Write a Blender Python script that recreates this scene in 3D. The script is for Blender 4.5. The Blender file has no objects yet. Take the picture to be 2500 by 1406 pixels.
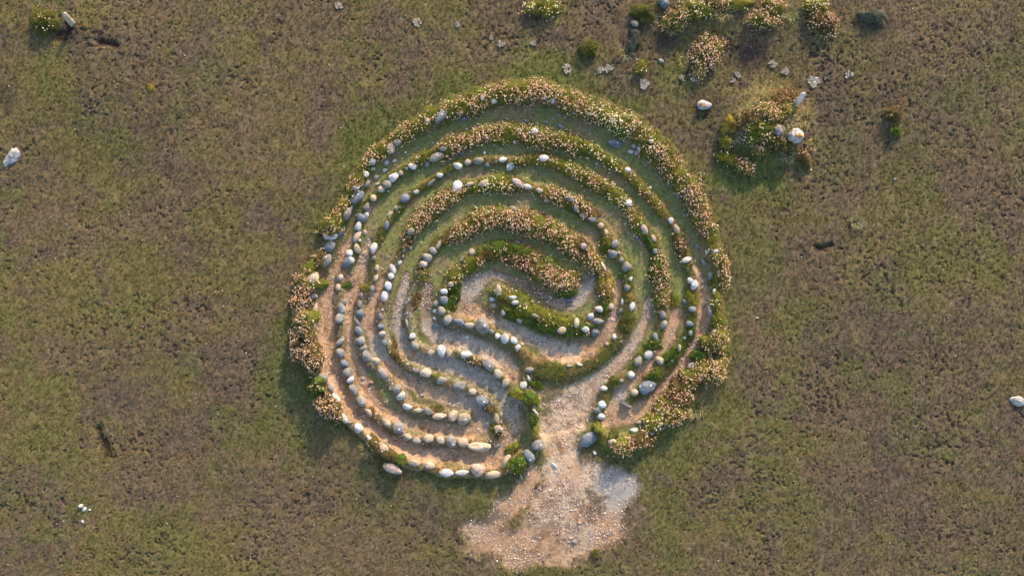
# A stone-edged turf labyrinth on a heath, seen from straight above in low evening sun.
import bpy, math, random
import numpy as np
from mathutils import Vector

random.seed(7)
RNG = np.random.default_rng(11)
scene = bpy.context.scene
R = math.radians

# ------------------------------------------------------------------ camera
PPM = 180.0            # photograph pixels per metre on the ground
CAM_H = 11.0
cam_d = bpy.data.cameras.new("camera"); cam = bpy.data.objects.new("camera", cam_d)
scene.collection.objects.link(cam); scene.camera = cam
cam.location = (0, 0, CAM_H); cam.rotation_euler = (0, 0, 0)
cam_d.sensor_width = 36; cam_d.lens = 18.0 / (1250.0 / PPM / CAM_H)
cam_d.clip_start = 0.1; cam_d.clip_end = 2000

# ------------------------------------------------------------------ light
SUN_EL, SUN_AZ = R(20.5), R(22.0)          # azimuth measured from +Y towards +X
w = bpy.data.worlds.new("World"); scene.world = w; w.use_nodes = True
nt = w.node_tree; nt.nodes.clear()
o = nt.nodes.new("ShaderNodeOutputWorld"); bg = nt.nodes.new("ShaderNodeBackground")
sky = nt.nodes.new("ShaderNodeTexSky"); sky.sky_type = 'NISHITA'; sky.sun_disc = False
sky.sun_elevation = SUN_EL; sky.sun_rotation = SUN_AZ
sky.air_density = 1.0; sky.dust_density = 1.2; sky.ozone_density = 1.0
bg.inputs['Strength'].default_value = 0.15
nt.links.new(sky.outputs[0], bg.inputs[0]); nt.links.new(bg.outputs[0], o.inputs[0])
sd = bpy.data.lights.new("sun", 'SUN'); so = bpy.data.objects.new("sun", sd)
scene.collection.objects.link(so)
sd.energy = 2.8; sd.angle = R(0.8); sd.color = (1.0, 0.80, 0.58)
SDIR = Vector((math.sin(SUN_AZ) * math.cos(SUN_EL), math.cos(SUN_AZ) * math.cos(SUN_EL), math.sin(SUN_EL)))
so.rotation_euler = SDIR.to_track_quat('Z', 'Y').to_euler()
so.location = (6, 14, 8)
scene.view_settings.view_transform = 'Standard'; scene.view_settings.look = 'None'
scene.view_settings.exposure = 1.23; scene.view_settings.gamma = 1.0

# ------------------------------------------------------------------ helpers
def W(px, py, z=0.0):
    """photograph pixel seen at height z -> world x, y"""
    k = (1 - z / CAM_H) / PPM
    return (px - 1250.0) * k, (703.0 - py) * k

def lin(c):
    c = np.asarray(c, dtype=float) / 255.0
    return np.where(c <= 0.04045, c / 12.92, ((c + 0.055) / 1.055) ** 2.4)

def tag(ob, label=None, cat=None, group=None, kind=None):
    if label: ob['label'] = label
    if cat: ob['category'] = cat
    if group: ob['group'] = group
    if kind: ob['kind'] = kind
    return ob

def vnoise(x, y, f, seed):
    """smooth value noise, 0..1"""
    x = np.asarray(x, dtype=np.float64) * f + 1000.37 + seed * 17.31; y = np.asarray(y, dtype=np.float64) * f + 1000.71 + seed * 7.77
    xi = np.floor(x).astype(np.int64); yi = np.floor(y).astype(np.int64)
    fx = x - xi; fy = y - yi
    fx = fx * fx * (3 - 2 * fx); fy = fy * fy * (3 - 2 * fy)
    def h(a, b):
        n = (a * 374761393 + b * 668265263 + seed * 974711) & 0xffffffff
        n = ((n ^ (n >> 13)) * 1274126177) & 0xffffffff
        n = (n ^ (n >> 16)) & 0xffff
        return n / 65535.0
    a = h(xi, yi); b = h(xi + 1, yi); c = h(xi, yi + 1); d = h(xi + 1, yi + 1)
    return (a * (1 - fx) + b * fx) * (1 - fy) + (c * (1 - fx) + d * fx) * fy

def fbm(x, y, f, seed, n=3, g=0.5):
    s = 0; a = 1; t = 0
    for k in range(n):
        s = s + a * vnoise(x, y, f * 2 ** k, seed + k * 5); t += a; a *= g
    return s / t

def smooth(a, b, v):
    t = np.clip((v - a) / (b - a), 0, 1); return t * t * (3 - 2 * t)

def mesh_from(name, co, faces, col=None, smooth_sh=True, mat=None):
    """co (n,3); faces: (m,k) int array or list of such arrays; col (n,3) linear"""
    if not isinstance(faces, (list, tuple)): faces = [faces]
    me = bpy.data.meshes.new(name)
    me.vertices.add(len(co)); me.vertices.foreach_set('co', np.asarray(co, dtype=np.float32).ravel())
    nl = sum(f.size for f in faces); nf = sum(len(f) for f in faces)
    me.loops.add(nl); me.loops.foreach_set('vertex_index', np.concatenate([f.ravel() for f in faces]).astype(np.int32))
    me.polygons.add(nf)
    tot = np.concatenate([np.full(len(f), f.shape[1]) for f in faces])
    st = np.concatenate([[0], np.cumsum(tot)[:-1]])
    me.polygons.foreach_set('loop_start', st.astype(np.int32))
    me.polygons.foreach_set('use_smooth', np.full(nf, smooth_sh))
    me.update(calc_edges=True)
    if col is not None:
        a = me.color_attributes.new("Col", 'FLOAT_COLOR', 'POINT')
        c4 = np.ones((len(co), 4), dtype=np.float32); c4[:, :3] = col
        a.data.foreach_set('color', c4.ravel())
    if mat: me.materials.append(mat)
    me.validate()
    return me

def link(name, me, parent=None, loc=None):
    ob = bpy.data.objects.new(name, me); scene.collection.objects.link(ob)
    if parent is not None: ob.parent = parent
    if loc is not None: ob.location = loc
    return ob

# ------------------------------------------------------------------ materials
def base_mat(name, rough=0.9, spec=0.2):
    m = bpy.data.materials.new(name); m.use_nodes = True
    n = m.node_tree.nodes; l = m.node_tree.links
    p = n['Principled BSDF']; p.inputs['Roughness'].default_value = rough
    p.inputs['Specular IOR Level'].default_value = spec
    at = n.new('ShaderNodeAttribute'); at.attribute_name = 'Col'
    return m, n, l, p, at

def noise(n, l, scale, detail=3, coord='Object', rough=0.6):
    tc = n.new('ShaderNodeTexCoord'); t = n.new('ShaderNodeTexNoise')
    t.inputs['Scale'].default_value = scale; t.inputs['Detail'].default_value = detail
    t.inputs['Roughness'].default_value = rough
    l.new(tc.outputs[coord], t.inputs['Vector']); return t

def mulcol(n, l, colsock, facsock, lo, hi):
    mr = n.new('ShaderNodeMapRange'); mr.inputs[1].default_value = 0.25; mr.inputs[2].default_value = 0.75
    mr.inputs[3].default_value = lo; mr.inputs[4].default_value = hi; l.new(facsock, mr.inputs[0])
    mx = n.new('ShaderNodeVectorMath'); mx.operation = 'SCALE'
    l.new(colsock, mx.inputs[0]); l.new(mr.outputs[0], mx.inputs['Scale'])
    return mx.outputs[0]

m, n, l, p, at = base_mat("earth_turf", 0.95, 0.1)
t1 = noise(n, l, 60, 4, rough=0.7); c = mulcol(n, l, at.outputs['Color'], t1.outputs[0], 0.72, 1.28)
t2 = noise(n, l, 9, 3); c = mulcol(n, l, c, t2.outputs[0], 0.9, 1.1)
l.new(c, p.inputs['Base Color'])
bp = n.new('ShaderNodeBump'); bp.inputs['Strength'].default_value = 0.5; bp.inputs['Distance'].default_value = 0.006
l.new(t1.outputs[0], bp.inputs['Height']); l.new(bp.outputs[0], p.inputs['Normal'])
M_GROUND = m

m, n, l, p, at = base_mat("plant", 0.7, 0.15)
tr = n.new('ShaderNodeBsdfTranslucent'); mx = n.new('ShaderNodeMixShader'); mx.inputs[0].default_value = 0.28
l.new(at.outputs['Color'], p.inputs['Base Color']); l.new(at.outputs['Color'], tr.inputs['Color'])
l.new(p.outputs[0], mx.inputs[1]); l.new(tr.outputs[0], mx.inputs[2])
l.new(mx.outputs[0], n['Material Output'].inputs['Surface'])
M_PLANT = m

m, n, l, p, at = base_mat("petal", 0.8, 0.1); l.new(at.outputs['Color'], p.inputs['Base Color']); M_PETAL = m

def stone_mat(name, spots):
    m, n, l, p, at = base_mat(name, 0.82, 0.25)
    t1 = noise(n, l, 90, 5, rough=0.75); c = mulcol(n, l, at.outputs['Color'], t1.outputs[0], 0.62, 1.30)
    t2 = noise(n, l, 22, 3); c = mulcol(n, l, c, t2.outputs[0], 0.82, 1.14)
    if spots:
        tc = n.new('ShaderNodeTexCoord'); vo = n.new('ShaderNodeTexVoronoi'); vo.inputs['Scale'].default_value = spots
        l.new(tc.outputs['Object'], vo.inputs['Vector'])
        ds = noise(n, l, 40, 2)
        ad = n.new('ShaderNodeMath'); ad.operation = 'MULTIPLY_ADD'; ad.inputs[1].default_value = 0.16; ad.inputs[2].default_value = -0.08
        l.new(ds.outputs[0], ad.inputs[0])
        sm = n.new('ShaderNodeMath'); sm.operation = 'ADD'; l.new(vo.outputs['Distance'], sm.inputs[0]); l.new(ad.outputs[0], sm.inputs[1])
        mr = n.new('ShaderNodeMapRange'); mr.inputs[1].default_value = 0.20; mr.inputs[2].default_value = 0.27
        mr.inputs[3].default_value = 0.85; mr.inputs[4].default_value = 0.0; l.new(sm.outputs[0], mr.inputs[0])
        # only some of the cells carry a lichen spot
        rg = n.new('ShaderNodeSeparateColor'); l.new(vo.outputs['Color'], rg.inputs[0])
        gt = n.new('ShaderNodeMath'); gt.operation = 'GREATER_THAN'; gt.inputs[1].default_value = 0.45; l.new(rg.outputs[0], gt.inputs[0])
        mm = n.new('ShaderNodeMath'); mm.operation = 'MULTIPLY'; l.new(mr.outputs[0], mm.inputs[0]); l.new(gt.outputs[0], mm.inputs[1])
        mc = n.new('ShaderNodeMix'); mc.data_type = 'RGBA'; l.new(mm.outputs[0], mc.inputs[0])
        l.new(c, mc.inputs[6]); mc.inputs[7].default_value = (0.62, 0.62, 0.56, 1); c = mc.outputs[2]
    l.new(c, p.inputs['Base Color'])
    bp = n.new('ShaderNodeBump'); bp.inputs['Strength'].default_value = 0.5; bp.inputs['Distance'].default_value = 0.004
    l.new(t1.outputs[0], bp.inputs['Height']); l.new(bp.outputs[0], p.inputs['Normal'])
    return m
M_STONE = stone_mat("granite", 0)
M_STONE_L = stone_mat("lichened_granite", 16)

# cracked pale stone: blocks of white divided by dark joints
m, n, l, p, at = base_mat("cracked_quartz", 0.7, 0.3)
tc = n.new('ShaderNodeTexCoord'); vo = n.new('ShaderNodeTexVoronoi'); vo.feature = 'DISTANCE_TO_EDGE'; vo.inputs['Scale'].default_value = 22
l.new(tc.outputs['Object'], vo.inputs['Vector'])
mr = n.new('ShaderNodeMapRange'); mr.inputs[1].default_value = 0.03; mr.inputs[2].default_value = 0.09; l.new(vo.outputs['Distance'], mr.inputs[0])
mc = n.new('ShaderNodeMix'); mc.data_type = 'RGBA'; l.new(mr.outputs[0], mc.inputs[0]); mc.inputs[6].default_value = (0.10, 0.11, 0.12, 1)
l.new(at.outputs['Color'], mc.inputs[7]); l.new(mc.outputs[2], p.inputs['Base Color'])
M_CRACK = m

# ------------------------------------------------------------------ the labyrinth's plan, traced on the photograph
# each bank: list of (x, y, half width) in photograph pixels
B1 = [(1462,1052,10),(1480,1078,14),(1525,1088,20),(1575,1070,22),(1620,1030,24),(1665,985,26),(1710,940,30),(1738,895,28),(1755,850,22),(1752,800,16),
(1742,745,14),(1755,690,16),(1757,650,17),(1738,600,16),(1722,550,20),(1697,495,22),(1668,450,22),(1635,400,24),(1592,352,24),(1540,308,22),(1480,280,22),
(1425,262,22),(1375,240,22),(1310,226,24),(1240,228,22),(1175,242,22),(1115,263,20),(1060,290,20),(1005,318,18),(960,345,15),(915,380,14),(890,420,13),
(868,470,13),(842,522,14),(815,562,14),(803,605,13),(787,645,15),(762,690,17),(758,740,15),(762,800,14),(772,860,13),(785,920,14),(803,945,10),(823,980,9),
(845,1020,9),(875,1045,9),(903,1072,9),(935,1092,11),(965,1112,13),(1008,1130,11),(1050,1137,10),(1088,1152,11),(1127,1151,10),(1168,1146,14),(1205,1155,13),
(1237,1135,14),(1268,1128,16),(1292,1110,15),(1310,1085,14),(1302,1040,13),(1300,1000,12),(1290,970,15),(1262,960,12)]
B2 = [(1133,1020,11),(1110,1015,10),(1075,1010,10),(1040,1003,9),(1012,998,8),(994,990,10),(980,970,12),(966,948,12),(940,915,11),(915,893,9),(888,868,10),
(874,836,10),(873,808,9),(877,762,9),(876,742,8),(884,722,8),(908,700,10),(915,675,10),(912,630,9),(912,607,9),(935,560,9),(946,545,8),(968,520,8),(990,485,9),(1015,467,8),
(1052,443,8),(1075,428,8),(1115,402,9),(1145,395,8),(1170,392,9),(1230,393,9),(1265,392,10),(1328,388,13),(1385,408,15),(1430,432,15),(1480,462,15),(1520,488,14),
(1545,520,14),(1562,550,15),(1592,585,14),(1601,612,10),(1608,650,18),(1614,700,16),(1615,735,13),(1619,775,11),(1608,815,11),(1590,850,14),(1560,880,12),
(1541,914,11),(1512,932,12),(1480,940,9),(1472,985,9),(1467,1015,9)]
B3 = [(1210,1070,13),(1170,1088,13),(1130,1080,11),(1100,1076,11),(1060,1072,10),(1015,1074,9),(990,1065,9),(970,1045,13),(942,1030,10),(905,1008,9),(880,980,11),
(862,952,11),(848,918,10),(838,885,11),(828,860,11),(832,830,9),(836,790,9),(829,752,11),(832,715,9),(828,676,8),(850,635,11),(866,605,11),(873,575,9),(880,530,10),
(893,506,9),(910,485,9),(932,460,10),(962,432,11),(1005,405,11),(1035,385,13),(1063,375,12),(1100,355,17),(1150,338,19),(1200,325,18),(1245,322,20),(1300,330,20),
(1350,338,18),(1400,350,16),(1445,364,13),(1485,390,12),(1520,415,11),(1560,452,12),(1600,498,12),(1636,540,9),(1653,562,10),(1664,605,12),(1675,634,10),(1690,670,12),
(1695,697,12),(1690,740,13),(1690,775,12),(1688,812,11),(1660,850,12),(1630,885,15),(1600,915,16),(1575,942,18),(1545,962,14),(1530,978,11)]
B4 = [(1215,1060,12),(1212,1020,11),(1200,990,12),(1178,972,14),(1155,958,11),(1120,942,12),(1080,928,10),(1045,912,11),(1015,902,10),(985,885,9),(960,860,9),(938,830,9),(930,790,9),
(928,760,8),(938,725,11),(948,697,9),(954,674,9),(960,652,8),(972,630,8),(984,605,9),(1000,568,13),(1025,540,18),(1058,508,19),(1090,482,19),(1120,462,14),(1155,455,13),
(1185,450,14),(1225,447,17),(1265,446,12),(1290,455,10),(1320,467,12),(1360,478,16),(1405,497,17),(1432,525,13),(1449,538,11),(1470,556,11),(1482,580,13),(1499,605,12),(1505,625,10),
(1530,650,14),(1534,700,12),(1530,740,13),(1535,775,15),(1520,820,15),(1475,865,16),(1420,895,18),(1360,910,22),(1310,895,18)]
B5 = [(1236,933,8),(1215,908,9),(1190,888,12),(1160,880,9),(1137,866,10),(1095,860,10),(1076,858,11),(1052,862,9),(1012,845,10),(1003,815,9),(997,780,8),(1000,740,9),(1012,705,9),(1028,665,12),
(1040,630,11),(1056,613,11),(1072,592,11),(1098,573,12),(1135,555,17),(1175,535,20),(1220,530,22),(1270,540,23),(1320,553,24),(1365,575,22),(1405,600,21),(1440,632,18),(1468,662,14),
(1482,700,15),(1478,745,15),(1455,780,18),(1410,800,20),(1350,792,24),(1290,770,24),(1240,745,22),(1215,715,15)]
B6 = [(1295,885,14),(1290,905,10),(1283,930,10),(1292,880,12),(1265,850,10),(1235,826,10),(1205,812,8),(1178,794,16),(1145,792,10),(1118,783,10),(1094,780,11),(1078,758,11),(1082,730,12),(1085,712,11),
(1098,695,14),(1112,668,15),(1145,638,16),(1185,618,19),(1230,612,22),(1280,628,26),(1325,655,28),(1365,685,26),(1390,700,20)]
BANKS = [B1, B3, B2, B4, B5, B6]                 # from the outside in
BANK_H = [0.062, 0.050, 0.048, 0.052, 0.058, 0.060]
BANK_NAMES = ['outermost bank', 'second bank in', 'third bank in', 'fourth bank in', 'fifth bank in', 'innermost bank']
CENTRE = (1250.0, 690.0)
# worn floors: (x, y, half width, tan..grey 0..1)
F = [
[(905,500,8,.4),(880,545,8,.3),(858,585,10,.2),(838,625,13,.1),(815,680,20,0),(798,740,24,0),(795,800,24,0),(800,860,22,0),(818,920,20,0),(848,980,17,0),(888,1032,18,.1),(945,1078,17,.1),(1010,1103,17,0),(1080,1115,20,.1),(1150,1118,20,.2),(1208,1115,20,.1),(1242,1078,20,0),(1258,1035,20,.4),(1245,985,20,.8),(1215,945,18,.9),(1165,915,20,.8),(1110,893,20,.8),(1060,882,18,.8),(1015,872,14,.6),(985,845,14,.7),(970,800,14,.8),(968,760,12,.8),(985,700,10,.6),(992,670,8,.6)],
[(900,590,7,.5),(885,640,12,.3),(868,690,16,.2),(852,740,13,.1),(852,800,11,.1),(856,850,14,.2),(868,900,15,.2),(893,950,16,.3),(920,990,17,.1),(960,1020,14,.0),(1010,1040,16,.0),(1060,1048,18,.1),(1110,1052,18,.2),(1155,1055,18,.4),(1185,1035,16,.7),(1170,995,18,.9),(1130,975,18,.7),(1080,965,18,.3),(1030,945,18,.1),(985,920,16,.2),(950,890,14,.5),(920,850,14,.7),(905,800,14,.4),(903,760,14,.3),(912,725,12,.3),(935,680,8,.5)],
[(1045,700,10,.5),(1040,750,14,.5),(1045,800,16,.7),(1075,825,20,.9),(1130,838,22,.9),(1190,860,22,.8),(1235,890,20,.6),(1255,920,16,.3)],
[(1190,672,12,.8),(1155,700,18,.8),(1135,745,24,.4),(1165,765,18,.2),(1215,785,14,.6),(1270,812,15,.7),(1330,840,17,.7),(1395,862,18,.7),(1440,850,16,.4),(1475,825,15,.2),(1500,780,13,.2),(1508,740,10,.4),(1510,690,7,.4)],
[(1200,668,8,.8),(1245,680,9,.6),(1300,706,10,.3),(1350,735,12,.3),(1395,742,14,.8),(1425,715,16,.9),(1438,680,14,.6)],
[(1340,1310,80,.1),(1360,1250,80,.3),(1380,1190,70,.4),(1375,1130,50,.3),(1365,1080,42,.3),(1370,1030,48,.4),(1400,985,40,.5),(1440,950,28,.5),(1485,905,18,.6),(1530,862,13,.6),(1560,815,11,.6),(1578,770,9,.5),(1585,730,6,.4)],
[(1470,1030,14,.1),(1500,1015,20,.2),(1540,1012,22,.3),(1590,985,18,.1),(1640,935,17,.2),(1680,880,16,.2),(1708,830,14,.2),(1718,780,14,.3),(1720,730,13,.4),(1710,690,12,.6),(1700,655,9,.5)],
[(1490,1010,16,.4),(1515,970,17,.6),(1555,915,15,.4),(1600,865,14,.1),(1632,825,14,.1),(1648,780,11,.2),(1650,740,7,.2)],
[(1170,1315,28,.0),(1240,1325,36,.1),(1310,1330,36,.1),(1390,1325,38,.1),(1450,1310,34,.2),(1500,1295,24,.0)],
[(1215,1262,30,.3),(1270,1215,30,.0),(1300,1160,26,.1)],
[(1440,1160,36,.5),(1490,1180,40,.9),(1535,1180,26,1.),(1500,1225,34,.8),(1490,1275,34,.2)],
[(1150,1290,22,.5),(1200,1300,30,.1)],
[(1240,1370,16,0),(1310,1362,20,0),(1400,1350,18,0)],
[(1350,865,14,.1),(1400,880,14,.0),(1450,870,12,.0)],
[(1300,1000,8,.0),(1318,960,10,.0)],
]
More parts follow.
